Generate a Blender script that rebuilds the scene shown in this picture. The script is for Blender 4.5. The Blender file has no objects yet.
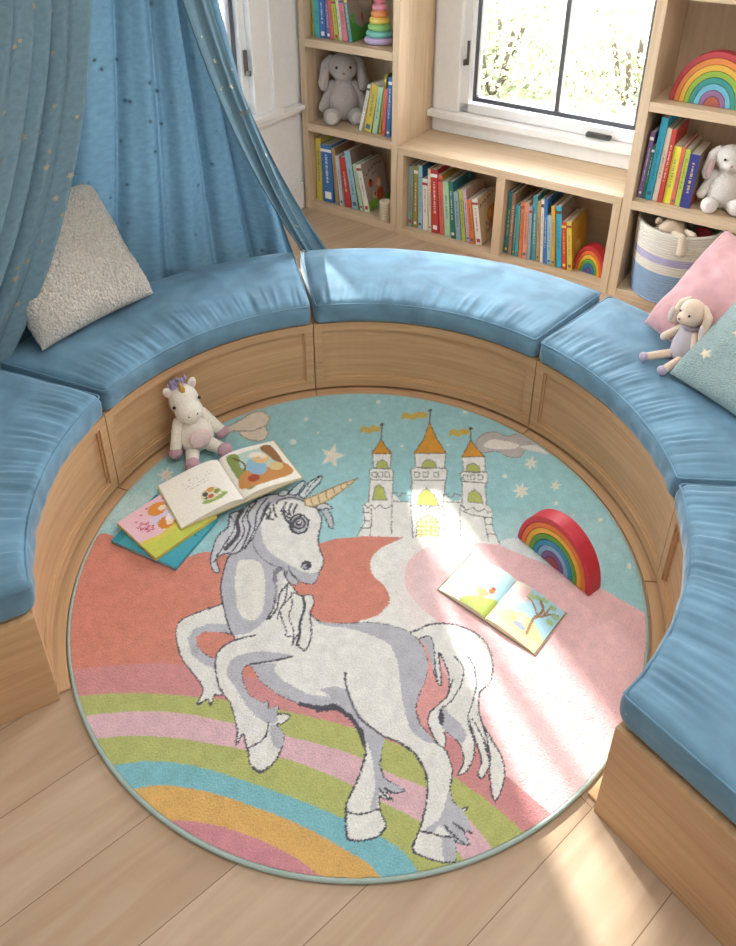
import bpy, bmesh, math, random
import numpy as np
from mathutils import Vector, Matrix, noise
PI = math.pi
random.seed(7)
rng = np.random.default_rng(5)
scene = bpy.context.scene
COL = scene.collection

# ------------------------------------------------------------------ surveyed frame of the room
CAM_H = 1.85; PITCH = 0.5196; FPX = 792.96; CYO = -187.59
CX, CY = -0.0235, 1.5916                       # centre of the round seating ring
ANG = 0.5915
W = np.array([math.cos(ANG), -math.sin(ANG), 0.0])    # along the book wall
N = np.array([math.sin(ANG), math.cos(ANG), 0.0])     # into the book wall
P0 = np.array([-0.353, 4.131, 0.0])            # floor corner of left wall and book wall
CAM = np.array([0.0, 0.0, CAM_H])
def ray(p):
    u = p[0]-368; v = p[1]-473-CYO
    return np.array([u/FPX, math.cos(PITCH)-v/FPX*math.sin(PITCH), -math.sin(PITCH)-v/FPX*math.cos(PITCH)])
def onz(p, z):
    d = ray(p); return CAM+d*(z-CAM_H)/d[2]
def fr(p, off=0.0):
    d = ray(p); q = P0+N*off
    q = CAM+d*np.dot(q-CAM, N)/np.dot(d, N)
    return float((q-P0)@W), float(q[2])
def F(s, t=0.0, z=0.0):
    return Vector(P0+W*s+N*t+np.array([0, 0, z]))
def R(a, r, z=0.0):
    return Vector((CX+r*math.cos(math.radians(a)), CY+r*math.sin(math.radians(a)), z))

# ------------------------------------------------------------------ node materials
def lin(c):
    if isinstance(c, str):
        c = tuple(int(c[i:i+2], 16) for i in (0, 2, 4))
    return tuple(((x/255)/12.92 if x/255 <= .04045 else ((x/255+.055)/1.055)**2.4) for x in c)
class NT:
    def __init__(s, name):
        s.m = bpy.data.materials.new(name); s.m.use_nodes = True
        s.t = s.m.node_tree; s.b = s.t.nodes['Principled BSDF']; s.out = s.t.nodes['Material Output']
    def n(s, typ, **kw):
        x = s.t.nodes.new(typ)
        for k, v in kw.items():
            if k.startswith('i_'):
                x.inputs[k[2:].replace('_', ' ')].default_value = v
            else: setattr(x, k, v)
        return x
    def l(s, a, b): s.t.links.new(a, b)
    def ramp(s, fac, stops):
        r = s.n('ShaderNodeValToRGB'); e = r.color_ramp.elements
        while len(e) < len(stops): e.new(.5)
        for q, (p, c) in zip(e, stops): q.position = p; q.color = (*c, 1)
        s.l(fac, r.inputs[0]); return r
    def bump(s, h, strength, dist):
        b = s.n('ShaderNodeBump'); b.inputs['Strength'].default_value = strength; b.inputs['Distance'].default_value = dist
        s.l(h, b.inputs['Height']); s.l(b.outputs[0], s.b.inputs['Normal']); return b
def mul(c, k): return tuple(min(1, x*k) for x in c)
MC = {}
def plain(col, rough=.5, spec=.5, metal=0.0, bumps=0, bscale=200):
    key = ('p', col, rough, metal, bumps, bscale)
    if key in MC: return MC[key]
    t = NT('paint'); c = lin(col)
    no = t.n('ShaderNodeTexNoise'); no.inputs['Scale'].default_value = 35
    tc = t.n('ShaderNodeTexCoord'); t.l(tc.outputs['Object'], no.inputs['Vector'])
    vr = .02 if min(c) > .6 else .05
    r = t.ramp(no.outputs['Fac'], [(.3, mul(c, 1-vr)), (.7, mul(c, 1+vr))]); t.l(r.outputs[0], t.b.inputs['Base Color'])
    t.b.inputs['Roughness'].default_value = rough; t.b.inputs['Metallic'].default_value = metal
    t.b.inputs['Specular IOR Level'].default_value = spec
    if bumps:
        n2 = t.n('ShaderNodeTexNoise'); n2.inputs['Scale'].default_value = bscale; t.l(tc.outputs['Object'], n2.inputs['Vector'])
        t.bump(n2.outputs['Fac'], bumps, .004)
    MC[key] = t.m; return t.m
def plush(col, scale=160, strength=.7):
    key = ('f', col, scale)
    if key in MC: return MC[key]
    t = NT('plush'); c = lin(col)
    tc = t.n('ShaderNodeTexCoord')
    n2 = t.n('ShaderNodeTexNoise'); n2.inputs['Scale'].default_value = scale; n2.inputs['Detail'].default_value = 6
    t.l(tc.outputs['Object'], n2.inputs['Vector'])
    r = t.ramp(n2.outputs['Fac'], [(.3, mul(c, .86)), (.7, mul(c, 1.1))]); t.l(r.outputs[0], t.b.inputs['Base Color'])
    t.b.inputs['Roughness'].default_value = .95; t.b.inputs['Specular IOR Level'].default_value = .15
    t.b.inputs['Sheen Weight'].default_value = .35; t.b.inputs['Sheen Roughness'].default_value = .5
    t.bump(n2.outputs['Fac'], strength, .006)
    MC[key] = t.m; return t.m
def velvet(col, name='velvet', sheen=.55):
    t = NT(name); c = lin(col)
    tc = t.n('ShaderNodeTexCoord')
    n1 = t.n('ShaderNodeTexNoise'); n1.inputs['Scale'].default_value = 7; n1.inputs['Detail'].default_value = 8; n1.inputs['Distortion'].default_value = .6
    t.l(tc.outputs['Object'], n1.inputs['Vector'])
    r = t.ramp(n1.outputs['Fac'], [(.32, mul(c, .72)), (.7, mul(c, 1.22))]); t.l(r.outputs[0], t.b.inputs['Base Color'])
    t.b.inputs['Roughness'].default_value = .7; t.b.inputs['Specular IOR Level'].default_value = .25
    t.b.inputs['Sheen Weight'].default_value = sheen; t.b.inputs['Sheen Roughness'].default_value = .35
    t.b.inputs['Sheen Tint'].default_value = (.85, .94, 1, 1)
    n2 = t.n('ShaderNodeTexNoise'); n2.inputs['Scale'].default_value = 420; t.l(tc.outputs['Object'], n2.inputs['Vector'])
    t.bump(n2.outputs['Fac'], .25, .002)
    return t.m
def oak(name, ca, cb, rough=.45):
    t = NT(name); ca = lin(ca); cb = lin(cb)
    uv = t.n('ShaderNodeUVMap'); uv.uv_map = 'UVMap'
    mp = t.n('ShaderNodeMapping'); mp.inputs['Scale'].default_value = (1.6, 34, 1); t.l(uv.outputs[0], mp.inputs[0])
    n1 = t.n('ShaderNodeTexNoise'); n1.inputs['Scale'].default_value = 1.6; n1.inputs['Detail'].default_value = 6; n1.inputs['Distortion'].default_value = .5
    t.l(mp.outputs[0], n1.inputs['Vector'])
    r = t.ramp(n1.outputs['Fac'], [(.28, cb), (.5, tuple((a+b)/2 for a, b in zip(ca, cb))), (.72, ca)])
    mp2 = t.n('ShaderNodeMapping'); mp2.inputs['Scale'].default_value = (9, 380, 1); t.l(uv.outputs[0], mp2.inputs[0])
    n2 = t.n('ShaderNodeTexNoise'); n2.inputs['Scale'].default_value = 1.0; t.l(mp2.outputs[0], n2.inputs['Vector'])
    mx = t.n('ShaderNodeMixRGB', blend_type='MULTIPLY'); mx.inputs[0].default_value = .22
    t.l(r.outputs[0], mx.inputs[1]); t.l(n2.outputs['Fac'], mx.inputs[2])
    g = t.n('ShaderNodeHueSaturation'); g.inputs['Value'].default_value = 1.12; t.l(mx.outputs[0], g.inputs['Color'])
    t.l(g.outputs[0], t.b.inputs['Base Color'])
    t.b.inputs['Roughness'].default_value = rough; t.b.inputs['Specular IOR Level'].default_value = .35
    t.bump(n2.outputs['Fac'], .12, .001)
    return t.m
M_OAK = oak('oak', 'dcc5a8', 'cbb08e')
M_OAKB = oak('oak_bench', 'd2ad85', 'bd956d')
M_WHITE = plain('f4f3f1', .4)
M_WALL = plain('f5f5f5', .8)
M_BLACK = plain('5d6068', .35)
M_PAGE = plain('f1ede2', .8)
M_DARK = plain('15120f', .3)
def vcol_mat(name, rough=.8, sheen=0.0, bump=0, bs=300):
    t = NT(name)
    a = t.n('ShaderNodeVertexColor'); a.layer_name = 'Col'; t.l(a.outputs['Color'], t.b.inputs['Base Color'])
    t.b.inputs['Roughness'].default_value = rough; t.b.inputs['Specular IOR Level'].default_value = .2
    t.b.inputs['Sheen Weight'].default_value = sheen
    if bump:
        tc = t.n('ShaderNodeTexCoord'); n = t.n('ShaderNodeTexNoise'); n.inputs['Scale'].default_value = bs; n.inputs['Detail'].default_value = 3
        t.l(tc.outputs['Object'], n.inputs['Vector']); t.bump(n.outputs['Fac'], bump, .004)
    return t.m
M_PRINT = vcol_mat('printed_paper', .55)
M_PILE = vcol_mat('woven_pile', .95, .15, .8, 260)
def fabric(col, trans=.45, name='sheer_fabric'):
    t = NT(name); c = lin(col)
    uv = t.n('ShaderNodeUVMap'); uv.uv_map = 'UVMap'
    n1 = t.n('ShaderNodeTexNoise'); n1.inputs['Scale'].default_value = 55; n1.inputs['Detail'].default_value = 5
    t.l(uv.outputs[0], n1.inputs['Vector'])
    r = t.ramp(n1.outputs['Fac'], [(.3, mul(c, .88)), (.7, mul(c, 1.12))]); t.l(r.outputs[0], t.b.inputs['Base Color'])
    t.b.inputs['Roughness'].default_value = .9; t.b.inputs['Specular IOR Level'].default_value = .1
    tl = t.n('ShaderNodeBsdfTranslucent'); t.l(r.outputs[0], tl.inputs[0])
    mx = t.n('ShaderNodeMixShader'); mx.inputs[0].default_value = trans
    t.l(t.b.outputs[0], mx.inputs[1]); t.l(tl.outputs[0], mx.inputs[2]); t.l(mx.outputs[0], t.out.inputs[0])
    return t.m
def glass():
    t = NT('window_glass')
    tr = t.n('ShaderNodeBsdfTransparent'); gl = t.n('ShaderNodeBsdfGlossy'); gl.inputs['Roughness'].default_value = .02
    fz = t.n('ShaderNodeFresnel'); fz.inputs[0].default_value = 1.35
    mx = t.n('ShaderNodeMixShader'); t.l(fz.outputs[0], mx.inputs[0]); t.l(tr.outputs[0], mx.inputs[1]); t.l(gl.outputs[0], mx.inputs[2])
    t.l(mx.outputs[0], t.out.inputs[0]); return t.m
M_GLASS = glass()

# ------------------------------------------------------------------ mesh building
class MB:
    def __init__(s): s.v = []; s.f = []; s.m = []; s.uv = []
    def add(s, vs, fs, mi=0, uvs=None):
        b = len(s.v); s.v += [tuple(p) for p in vs]
        for k, f in enumerate(fs):
            s.f.append([b+i for i in f]); s.m.append(mi)
            s.uv.append(uvs[k] if uvs else [(0, 0)]*len(f))
        return s
    def box(s, x0, y0, z0, x1, y1, z1, mi=0, M=None, grain=None):
        P = [(x, y, z) for z in (z0, z1) for y in (y0, y1) for x in (x0, x1)]
        fs = [(0, 2, 3, 1), (4, 5, 7, 6), (0, 1, 5, 4), (2, 6, 7, 3), (0, 4, 6, 2), (1, 3, 7, 5)]
        dim = [abs(x1-x0), abs(y1-y0), abs(z1-z0)]
        g = grain if grain is not None else dim.index(max(dim))
        ox, oy = random.random()*9, random.random()*9
        uvs = []
        for f in fs:
            fp = [P[i] for i in f]
            const = [a for a in range(3) if max(q[a] for q in fp)-min(q[a] for q in fp) < 1e-9]
            ca = const[0] if const else 2
            ax = [a for a in range(3) if a != ca]
            if g in ax: ua = g; va = [a for a in ax if a != g][0]
            else: ua, va = ax
            uvs.append([(q[ua]+ox, q[va]+oy) for q in fp])
        if M is not None: P = [tuple(M @ Vector(p)) for p in P]
        return s.add(P, fs, mi, uvs)
    def ell(s, c, r, mi=0, rot=None, nu=20, nv=12):
        vs = []; fs = []
        for j in range(nv+1):
            th = PI*j/nv
            for i in range(nu):
                ph = 2*PI*i/nu
                p = Vector((r[0]*math.sin(th)*math.cos(ph), r[1]*math.sin(th)*math.sin(ph), r[2]*math.cos(th)))
                if rot is not None: p = rot @ p
                vs.append(Vector(c)+p)
        for j in range(nv):
            for i in range(nu):
                a = j*nu+i; b = j*nu+(i+1) % nu
                fs.append((a, a+nu, b+nu, b))
        return s.add(vs, fs, mi)
    def caps(s, p0, p1, r0, r1, mi=0, n=7):
        p0 = Vector(p0); p1 = Vector(p1)
        for i in range(n):
            t = i/(n-1); r = r0+(r1-r0)*t; s.ell(p0.lerp(p1, t), (r, r, r), mi, nu=14, nv=8)
        return s
    def tube(s, pts, r, mi=0, nu=8, closed=False, radii=None):
        pts = [Vector(p) for p in pts]; n = len(pts); vs = []; fs = []
        up = Vector((0, 0, 1))
        for i, p in enumerate(pts):
            a = pts[(i-1) % n] if (closed or i > 0) else p; b = pts[(i+1) % n] if (closed or i < n-1) else p
            t = (b-a).normalized()
            x = t.cross(up)
            if x.length < 1e-4: x = t.cross(Vector((1, 0, 0)))
            x.normalize(); y = x.cross(t); rr = radii[i] if radii else r
            for k in range(nu):
                an = 2*PI*k/nu; vs.append(p+(x*math.cos(an)+y*math.sin(an))*rr)
        m = n if closed else n-1
        for i in range(m):
            for k in range(nu):
                a = i*nu+k; b = i*nu+(k+1) % nu; c = ((i+1) % n)*nu+(k+1) % nu; d = ((i+1) % n)*nu+k
                fs.append((a, b, c, d))
        if not closed:
            fs.append(tuple(range(nu-1, -1, -1))); fs.append(tuple((n-1)*nu+k for k in range(nu)))
        return s.add(vs, fs, mi)
    def lathe(s, prof, mi=0, nu=32, c=(0, 0, 0), mats=None):
        vs = []; fs = []; n = len(prof); o = Vector(c)
        for r, z in prof:
            for k in range(nu):
                a = 2*PI*k/nu; vs.append(o+Vector((r*math.cos(a), r*math.sin(a), z)))
        for j in range(n-1):
            for k in range(nu):
                fs.append((j*nu+k, j*nu+(k+1) % nu, (j+1)*nu+(k+1) % nu, (j+1)*nu+k))
        b = len(s.f); s.add(vs, fs, mi)
        if mats:
            for j in range(n-1):
                for k in range(nu): s.m[b+j*nu+k] = mats[j]
        return s
    def sector(s, a0, a1, r0, r1, z0, z1, mi=0, n=None):
        """ring sector slab, grain along the arc"""
        n = n or max(2, int(abs(a1-a0)/2)); vs = []; fs = []; uvs = []
        ox, oy = random.random()*9, random.random()*9
        for i in range(n+1):
            a = a0+(a1-a0)*i/n
            vs += [R(a, r0, z0), R(a, r1, z0), R(a, r1, z1), R(a, r0, z1)]
        rm = (r0+r1)/2
        for i in range(n):
            b = i*4; u0 = math.radians(a0+(a1-a0)*i/n)*rm+ox; u1 = math.radians(a0+(a1-a0)*(i+1)/n)*rm+ox
            for k, (e0, e1) in enumerate(((0, r1-r0), (0, z1-z0), (0, r1-r0), (0, z1-z0))):
                k2 = (k+1) % 4
                fs.append((b+k, b+k2, b+4+k2, b+4+k)); uvs.append([(u0, oy+e0), (u0, oy+e1), (u1, oy+e1), (u1, oy+e0)])
        e = n*4
        fs.append((3, 2, 1, 0)); uvs.append([(ox, oy+z1-z0), (ox+r1-r0, oy+z1-z0), (ox+r1-r0, oy), (ox, oy)])
        fs.append((e, e+1, e+2, e+3)); uvs.append([(ox, oy), (ox+r1-r0, oy), (ox+r1-r0, oy+z1-z0), (ox, oy+z1-z0)])
        return s.add(vs, fs, mi, uvs)
def obj(name, mb, mats, parent=None, world=False, bevel=0, smooth=False, sub=0, remesh=0, seg=2, norm=True):
    me = bpy.data.meshes.new(name)
    vs = mb.v
    if world and parent is not None:
        inv = parent.matrix_world_calc.inverted() if hasattr(parent, 'matrix_world_calc') else WM[parent.name].inverted()
        vs = [tuple(inv @ Vector(p)) for p in vs]
    me.from_pydata(vs, [], mb.f)
    if not isinstance(mats, (list, tuple)): mats = [mats]
    for m in mats: me.materials.append(m)
    me.polygons.foreach_set('material_index', mb.m)
    uvl = me.uv_layers.new(name='UVMap')
    flat = [c for f in mb.uv for p in f for c in p]
    uvl.data.foreach_set('uv', flat)
    if smooth or remesh: me.polygons.foreach_set('use_smooth', [True]*len(me.polygons))
    if norm and not remesh:
        bm = bmesh.new(); bm.from_mesh(me)
        bmesh.ops.remove_doubles(bm, verts=bm.verts, dist=1e-6)
        bmesh.ops.recalc_face_normals(bm, faces=bm.faces); bm.to_mesh(me); bm.free()
    me.update()
    o = bpy.data.objects.new(name, me); COL.objects.link(o)
    if parent is not None: o.parent = parent
    if remesh:
        r = o.modifiers.new('remesh', 'REMESH'); r.mode = 'VOXEL'; r.voxel_size = remesh; r.use_smooth_shade = True
        c = o.modifiers.new('smooth', 'SMOOTH'); c.iterations = 6; c.factor = .6
    if bevel:
        b = o.modifiers.new('bevel', 'BEVEL'); b.width = bevel; b.segments = seg; b.limit_method = 'ANGLE'; b.angle_limit = math.radians(40)
    if sub:
        u = o.modifiers.new('sub', 'SUBSURF'); u.levels = sub; u.render_levels = sub
    return o
WM = {}
def thing(name, label, cat, loc=(0, 0, 0), rot=(0, 0, 0), group=None):
    o = bpy.data.objects.new(name, None); COL.objects.link(o); o.empty_display_size = .05
    o.location = loc; o.rotation_euler = rot
    WM[o.name] = Matrix.Translation(Vector(loc)) @ __import__('mathutils').Euler(rot).to_matrix().to_4x4()
    o['label'] = label; o['category'] = cat
    if group: o['group'] = group
    return o
def tag(o, label, cat, group=None, kind=None):
    if label: o['label'] = label
    if cat: o['category'] = cat
    if group: o['group'] = group
    if kind: o['kind'] = kind
    return o
def struct(name, mb, mats, bevel=0, parent=None):
    o = obj(name, mb, mats, parent=parent, bevel=bevel)
    if parent is None: o['kind'] = 'structure'
    return o
ROTW = -ANG

# ------------------------------------------------------------------ painting on fine grids
class Paint:
    """colours per grid point: X, Y are the drawing coordinates of the points"""
    def __init__(s, X, Y, base):
        s.X = X.ravel(); s.Y = Y.ravel(); s.c = np.empty((s.X.size, 3)); s.c[:] = lin(base)
    def _idx(s, p, pad):
        p = np.array(p); x0, y0 = p.min(0)-pad; x1, y1 = p.max(0)+pad
        return np.nonzero((s.X >= x0) & (s.X <= x1) & (s.Y >= y0) & (s.Y <= y1))[0]
    def inside(s, poly, idx):
        x = s.X[idx]; y = s.Y[idx]; ins = np.zeros(idx.size, bool); n = len(poly)
        for i in range(n):
            xa, ya = poly[i]; xb, yb = poly[(i+1) % n]
            if ya == yb: continue
            c = ((ya > y) != (yb > y)) & (x < (xb-xa)*(y-ya)/(yb-ya)+xa)
            ins ^= c
        return ins
    def fill(s, poly, col, sm=True, a=1.0):
        if sm: poly = curve(poly, True)
        idx = s._idx(poly, 0); k = idx[s.inside(poly, idx)]
        s.c[k] = s.c[k]*(1-a)+np.array(lin(col))*a
    def ell(s, cx, cy, rx, ry, col, a=1.0, rot=0):
        dx = s.X-cx; dy = s.Y-cy; c, q = math.cos(rot), math.sin(rot)
        k = ((dx*c+dy*q)/rx)**2+((-dx*q+dy*c)/ry)**2 <= 1
        s.c[k] = s.c[k]*(1-a)+np.array(lin(col))*a
    def soft(s, cx, cy, rx, ry, col, a=1.0):
        d = ((s.X-cx)/rx)**2+((s.Y-cy)/ry)**2; w = (a*np.clip(1-d, 0, 1))[:, None]
        s.c = s.c*(1-w)+np.array(lin(col))*w
    def line(s, pts, w, col, sm=True, closed=False, a=1.0):
        if sm and len(pts) > 2: pts = curve(pts, closed)
        elif closed: pts = list(pts)+[pts[0]]
        for i in range(len(pts)-1):
            p = pts[i]; q = pts[i+1]; idx = s._idx([p, q], w)
            if not idx.size: continue
            dx, dy = q[0]-p[0], q[1]-p[1]; L = dx*dx+dy*dy+1e-12
            t = np.clip(((s.X[idx]-p[0])*dx+(s.Y[idx]-p[1])*dy)/L, 0, 1)
            d = np.hypot(s.X[idx]-p[0]-t*dx, s.Y[idx]-p[1]-t*dy)
            k = idx[d < w/2]; s.c[k] = s.c[k]*(1-a)+np.array(lin(col))*a
    def star(s, cx, cy, r, col, n=5, inner=.42, rot=0, a=1.0):
        P = [(cx+(r if i % 2 == 0 else r*inner)*math.sin(rot+PI*i/n), cy-(r if i % 2 == 0 else r*inner)*math.cos(rot+PI*i/n)) for i in range(2*n)]
        s.fill(P, col, sm=False, a=a)
def curve(p, closed=False, n=5):
    out = []; m = len(p)
    rngi = range(m if closed else m-1)
    for i in rngi:
        if closed: a, b, c, d = p[(i-1) % m], p[i], p[(i+1) % m], p[(i+2) % m]
        else: a, b, c, d = p[max(i-1, 0)], p[i], p[i+1], p[min(i+2, m-1)]
        for k in range(n):
            t = k/n
            out.append(tuple(.5*((2*b[j])+(-a[j]+c[j])*t+(2*a[j]-5*b[j]+4*c[j]-d[j])*t*t+(-a[j]+3*b[j]-3*c[j]+d[j])*t**3) for j in (0, 1)))
    if not closed: out.append(tuple(p[-1]))
    return out
def cs(x0, y0, s, pts): return [(x0+x/s, y0+y/s) for x, y in pts]
def set_cols(me, cols):
    a = me.color_attributes.new('Col', 'FLOAT_COLOR', 'POINT')
    full = np.ones((len(me.vertices), 4), np.float32); full[:, :3] = cols
    a.data.foreach_set('color', full.ravel())
def painted(name, parent, nu, nv, pos, w, h, base, draw, mat=None):
    """a printed sheet: pos(u, v) gives the local point, the drawing runs 0..w, 0..h (y down)"""
    U, V = np.meshgrid(np.linspace(0, 1, nu), np.linspace(0, 1, nv))
    P = Paint(U*w+rng.normal(0, .006, U.shape), V*h+rng.normal(0, .006, U.shape), base); draw(P)
    P.c *= 1+rng.normal(0, .05, (P.c.shape[0], 1))
    vs = [pos(u, v) for u, v in zip(U.ravel(), V.ravel())]
    fs = [(j*nu+i, (j+1)*nu+i, (j+1)*nu+i+1, j*nu+i+1) for j in range(nv-1) for i in range(nu-1)]
    me = bpy.data.meshes.new(name); me.from_pydata(vs, [], fs); me.materials.append(mat or M_PRINT)
    me.polygons.foreach_set('use_smooth', [True]*len(fs)); set_cols(me, P.c); me.update()
    o = bpy.data.objects.new(name, me); COL.objects.link(o); o.parent = parent
    return o
# ================================================================== SETTING
def floor_mat():
    t = NT('oak_planks')
    tc = t.n('ShaderNodeTexCoord')
    mp = t.n('ShaderNodeMapping'); mp.inputs['Rotation'].default_value = (0, 0, -math.radians(39.5)); mp.inputs['Location'].default_value = (.35, -.011, 0)
    t.l(tc.outputs['Object'], mp.inputs[0])
    br = t.n('ShaderNodeTexBrick'); br.offset = .37; br.offset_frequency = 2; br.squash = 1
    for k, v in dict(Scale=1.0).items(): br.inputs[k].default_value = v
    br.inputs['Mortar Size'].default_value = .0011; br.inputs['Mortar Smooth'].default_value = .2; br.inputs['Bias'].default_value = 0
    br.inputs['Brick Width'].default_value = 2.1; br.inputs['Row Height'].default_value = .2
    br.inputs['Color1'].default_value = (*lin('d3bda6'), 1); br.inputs['Color2'].default_value = (*lin('c4ab92'), 1); br.inputs['Mortar'].default_value = (*lin('8a735e'), 1)
    t.l(mp.outputs[0], br.inputs['Vector'])
    mp2 = t.n('ShaderNodeMapping'); mp2.inputs['Scale'].default_value = (1.1, 11, 1); t.l(mp.outputs[0], mp2.inputs[0])
    n = t.n('ShaderNodeTexNoise'); n.inputs['Scale'].default_value = 2.2; n.inputs['Detail'].default_value = 8; n.inputs['Distortion'].default_value = .7
    t.l(mp2.outputs[0], n.inputs['Vector'])
    r = t.ramp(n.outputs['Fac'], [(.25, lin('ded4ca')), (.5, lin('efe8e0')), (.8, lin('ffffff'))])
    mx = t.n('ShaderNodeMixRGB', blend_type='MULTIPLY'); mx.inputs[0].default_value = .9
    t.l(br.outputs['Color'], mx.inputs[1]); t.l(r.outputs[0], mx.inputs[2])
    # knots
    vo = t.n('ShaderNodeTexVoronoi'); vo.inputs['Scale'].default_value = 1.55
    mp3 = t.n('ShaderNodeMapping'); mp3.inputs['Scale'].default_value = (.8, 1.7, 1); t.l(mp.outputs[0], mp3.inputs[0])
    nd = t.n('ShaderNodeTexNoise'); nd.inputs['Scale'].default_value = 30; t.l(mp.outputs[0], nd.inputs['Vector'])
    t.l(mp3.outputs[0], vo.inputs['Vector'])
    ad = t.n('ShaderNodeMath', operation='MULTIPLY_ADD'); t.l(nd.outputs['Fac'], ad.inputs[0]); ad.inputs[1].default_value = .05; t.l(vo.outputs['Distance'], ad.inputs[2])
    kr = t.ramp(ad.outputs[0], [(.035, lin('7d6a60')), (.05, lin('b9a596')), (.085, (1, 1, 1))])
    mk = t.n('ShaderNodeMixRGB', blend_type='MULTIPLY'); mk.inputs[0].default_value = .8
    t.l(mx.outputs[0], mk.inputs[1]); t.l(kr.outputs[0], mk.inputs[2])
    t.l(mk.outputs[0], t.b.inputs['Base Color'])
    t.b.inputs['Roughness'].default_value = .5; t.b.inputs['Specular IOR Level'].default_value = .35
    bm = t.n('ShaderNodeMath', operation='MULTIPLY_ADD'); t.l(br.outputs['Fac'], bm.inputs[0]); bm.inputs[1].default_value = -1; t.l(n.outputs['Fac'], bm.inputs[2])
    t.bump(bm.outputs[0], .25, .0015)
    return t.m
struct('floor', MB().box(-4, -1.6, -.05, 5, 6.2, 0), floor_mat())
# window openings: book wall plane t=.33, glass beyond; left wall plane s=-.02
WT = .345                                          # face of the book wall
zt = 2.15
def wbox(mb, s0, t0, z0, s1, t1, z1, mi=0):
    P = [F(s, t, z) for z in (z0, z1) for t in (t0, t1) for s in (s0, s1)]
    return mb.add(P, [(0, 2, 3, 1), (4, 5, 7, 6), (0, 1, 5, 4), (2, 6, 7, 3), (0, 4, 6, 2), (1, 3, 7, 5)], mi)
CEI = 2.75
b = MB()
wbox(b, -.2, WT, 0, .76, WT+.16, CEI); wbox(b, 1.72, WT, 0, 3.6, WT+.16, CEI)
wbox(b, .76, WT, 0, 1.72, WT+.16, .6); wbox(b, .76, WT, zt, 1.72, WT+.16, CEI)
struct('wall_back', b, M_WALL)
LS = -.022
b = MB()
LT0, LT1 = -1.75, -.36
wbox(b, LS-.16, LT1, 0, LS, WT, CEI); wbox(b, LS-.16, -4.2, 0, LS, LT0, CEI)
wbox(b, LS-.16, LT0, 0, LS, LT1, .63); wbox(b, LS-.16, LT0, zt, LS, LT1, CEI)
struct('wall_left', b, M_WALL)
b = MB(); wbox(b, 3.45, -4.2, 0, 3.6, WT, CEI)
struct('wall_right', b, M_WALL)
b = MB(); wbox(b, -.2, -4.36, 0, 3.6, -4.2, CEI)
struct('wall_front', b, M_WALL)
b = MB(); wbox(b, -.2, -4.2, CEI, 3.6, WT+.16, CEI+.1)
struct('ceiling', b, M_WHITE)
b = MB(); wbox(b, LS, -4.2, 0, LS+.018, -.005, .155)
struct('baseboard_left', b, M_WHITE, bevel=.004)
# panel moulding under the left window
b = MB(); wbox(b, LS, -4.2, .545, LS+.02, -.008, .6); wbox(b, LS, -4.2, .575, LS+.055, -.008, .6)
struct('trim_1', b, M_WHITE, bevel=.003)
# ---- back window
wn = MB()
wbox(wn, .62, WT-.025, .6, .76, WT, zt); wbox(wn, 1.70, WT-.025, .6, 1.748, WT, zt); wbox(wn, .62, WT-.025, zt, 1.748, WT, zt+.12)
wbox(wn, .62, WT-.025, .484, 1.748, WT, .57)          # apron
w1 = struct('window_1', wn, M_WHITE, bevel=.003)
b = MB(); wbox(b, .604, WT-.065, .565, 1.748, WT+.06, .6)
obj('window_sill', b, M_WHITE, w1, bevel=.004)
b = MB(); g = .045
wbox(b, .76, WT+.005, .6, .76+g, WT+.09, zt); wbox(b, 1.72-g, WT+.005, .6, 1.72, WT+.09, zt)
wbox(b, .76, WT+.005, .6, 1.72, WT+.09, .6+g); wbox(b, .76, WT+.005, zt-g, 1.72, WT+.09, zt)
obj('window_frame', b, M_WHITE, w1, bevel=.004)
b = MB(); x0, x1, z0, z1 = .815, 1.665, .655, zt-.06
wbox(b, x0, WT+.03, z0, x0+.022, WT+.07, z1); wbox(b, x1-.022, WT+.03, z0, x1, WT+.07, z1)
wbox(b, x0, WT+.03, z0, x1, WT+.07, z0+.024); wbox(b, x0, WT+.03, z1-.022, x1, WT+.07, z1)
wbox(b, 1.255, WT+.032, z0, 1.277, WT+.068, z1)
obj('sash', b, M_BLACK, w1, bevel=.002)
b = MB(); wbox(b, x0, WT+.048, z0, x1, WT+.052, z1); obj('pane', b, M_GLASS, w1)
def crank(parent, s, t, z, du, dv):
    b = MB(); c = F(s, t, z)
    M = Matrix.Translation(c) @ Matrix.Rotation(ROTW, 4, 'Z')
    b.box(-.06, -.02, 0, .06, .012, .022, M=M); o = obj('crank_handle', b, M_DARKMET, parent, bevel=.006)
    b = MB(); b.box(-.05, -.034, .02, .045, -.018, .032, M=M); obj('lever', b, M_DARKMET, o, bevel=.004)
M_DARKMET = plain('6b6a67', .35, metal=.6)
crank(w1, 1.5, WT+.0, .6, 0, 0)
b = MB(); wbox(b, .785, WT-.005, .84, .797, WT+.008, .96); wbox(b, .775, WT-.02, .84, .787, WT+.004, .87); obj('latch', b, M_DARKMET, w1, bevel=.003)
# ---- left window
def lbox(mb, t0, t1, a0, a1, z0, z1, mi=0): return wbox(mb, LS-a1, t0, z0, LS-a0, t1, z1, mi)
wn = MB()
lbox(wn, LT1, LT1+.13, -.022, 0, .6, zt); lbox(wn, LT0-.13, LT0, -.022, 0, .6, zt); lbox(wn, LT0-.13, LT1+.13, -.022, 0, zt, zt+.12)
lbox(wn, LT1+.13, LT1+.155, -.034, 0, .6, zt)
w2 = struct('window_2', wn, M_WHITE, bevel=.003)
b = MB(); lbox(b, LT0-.16, LT1+.16, -.07, .06, .6, .632); obj('window_sill', b, M_WHITE, w2, bevel=.004)
b = MB()
lbox(b, LT1-.045, LT1, .01, .1, .632, zt); lbox(b, LT0, LT0+.045, .01, .1, .632, zt); lbox(b, LT0, LT1, .01, .1, .632, .69); lbox(b, LT0, LT1, .01, .1, zt-.045, zt)
obj('window_frame', b, M_WHITE, w2, bevel=.004)
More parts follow.
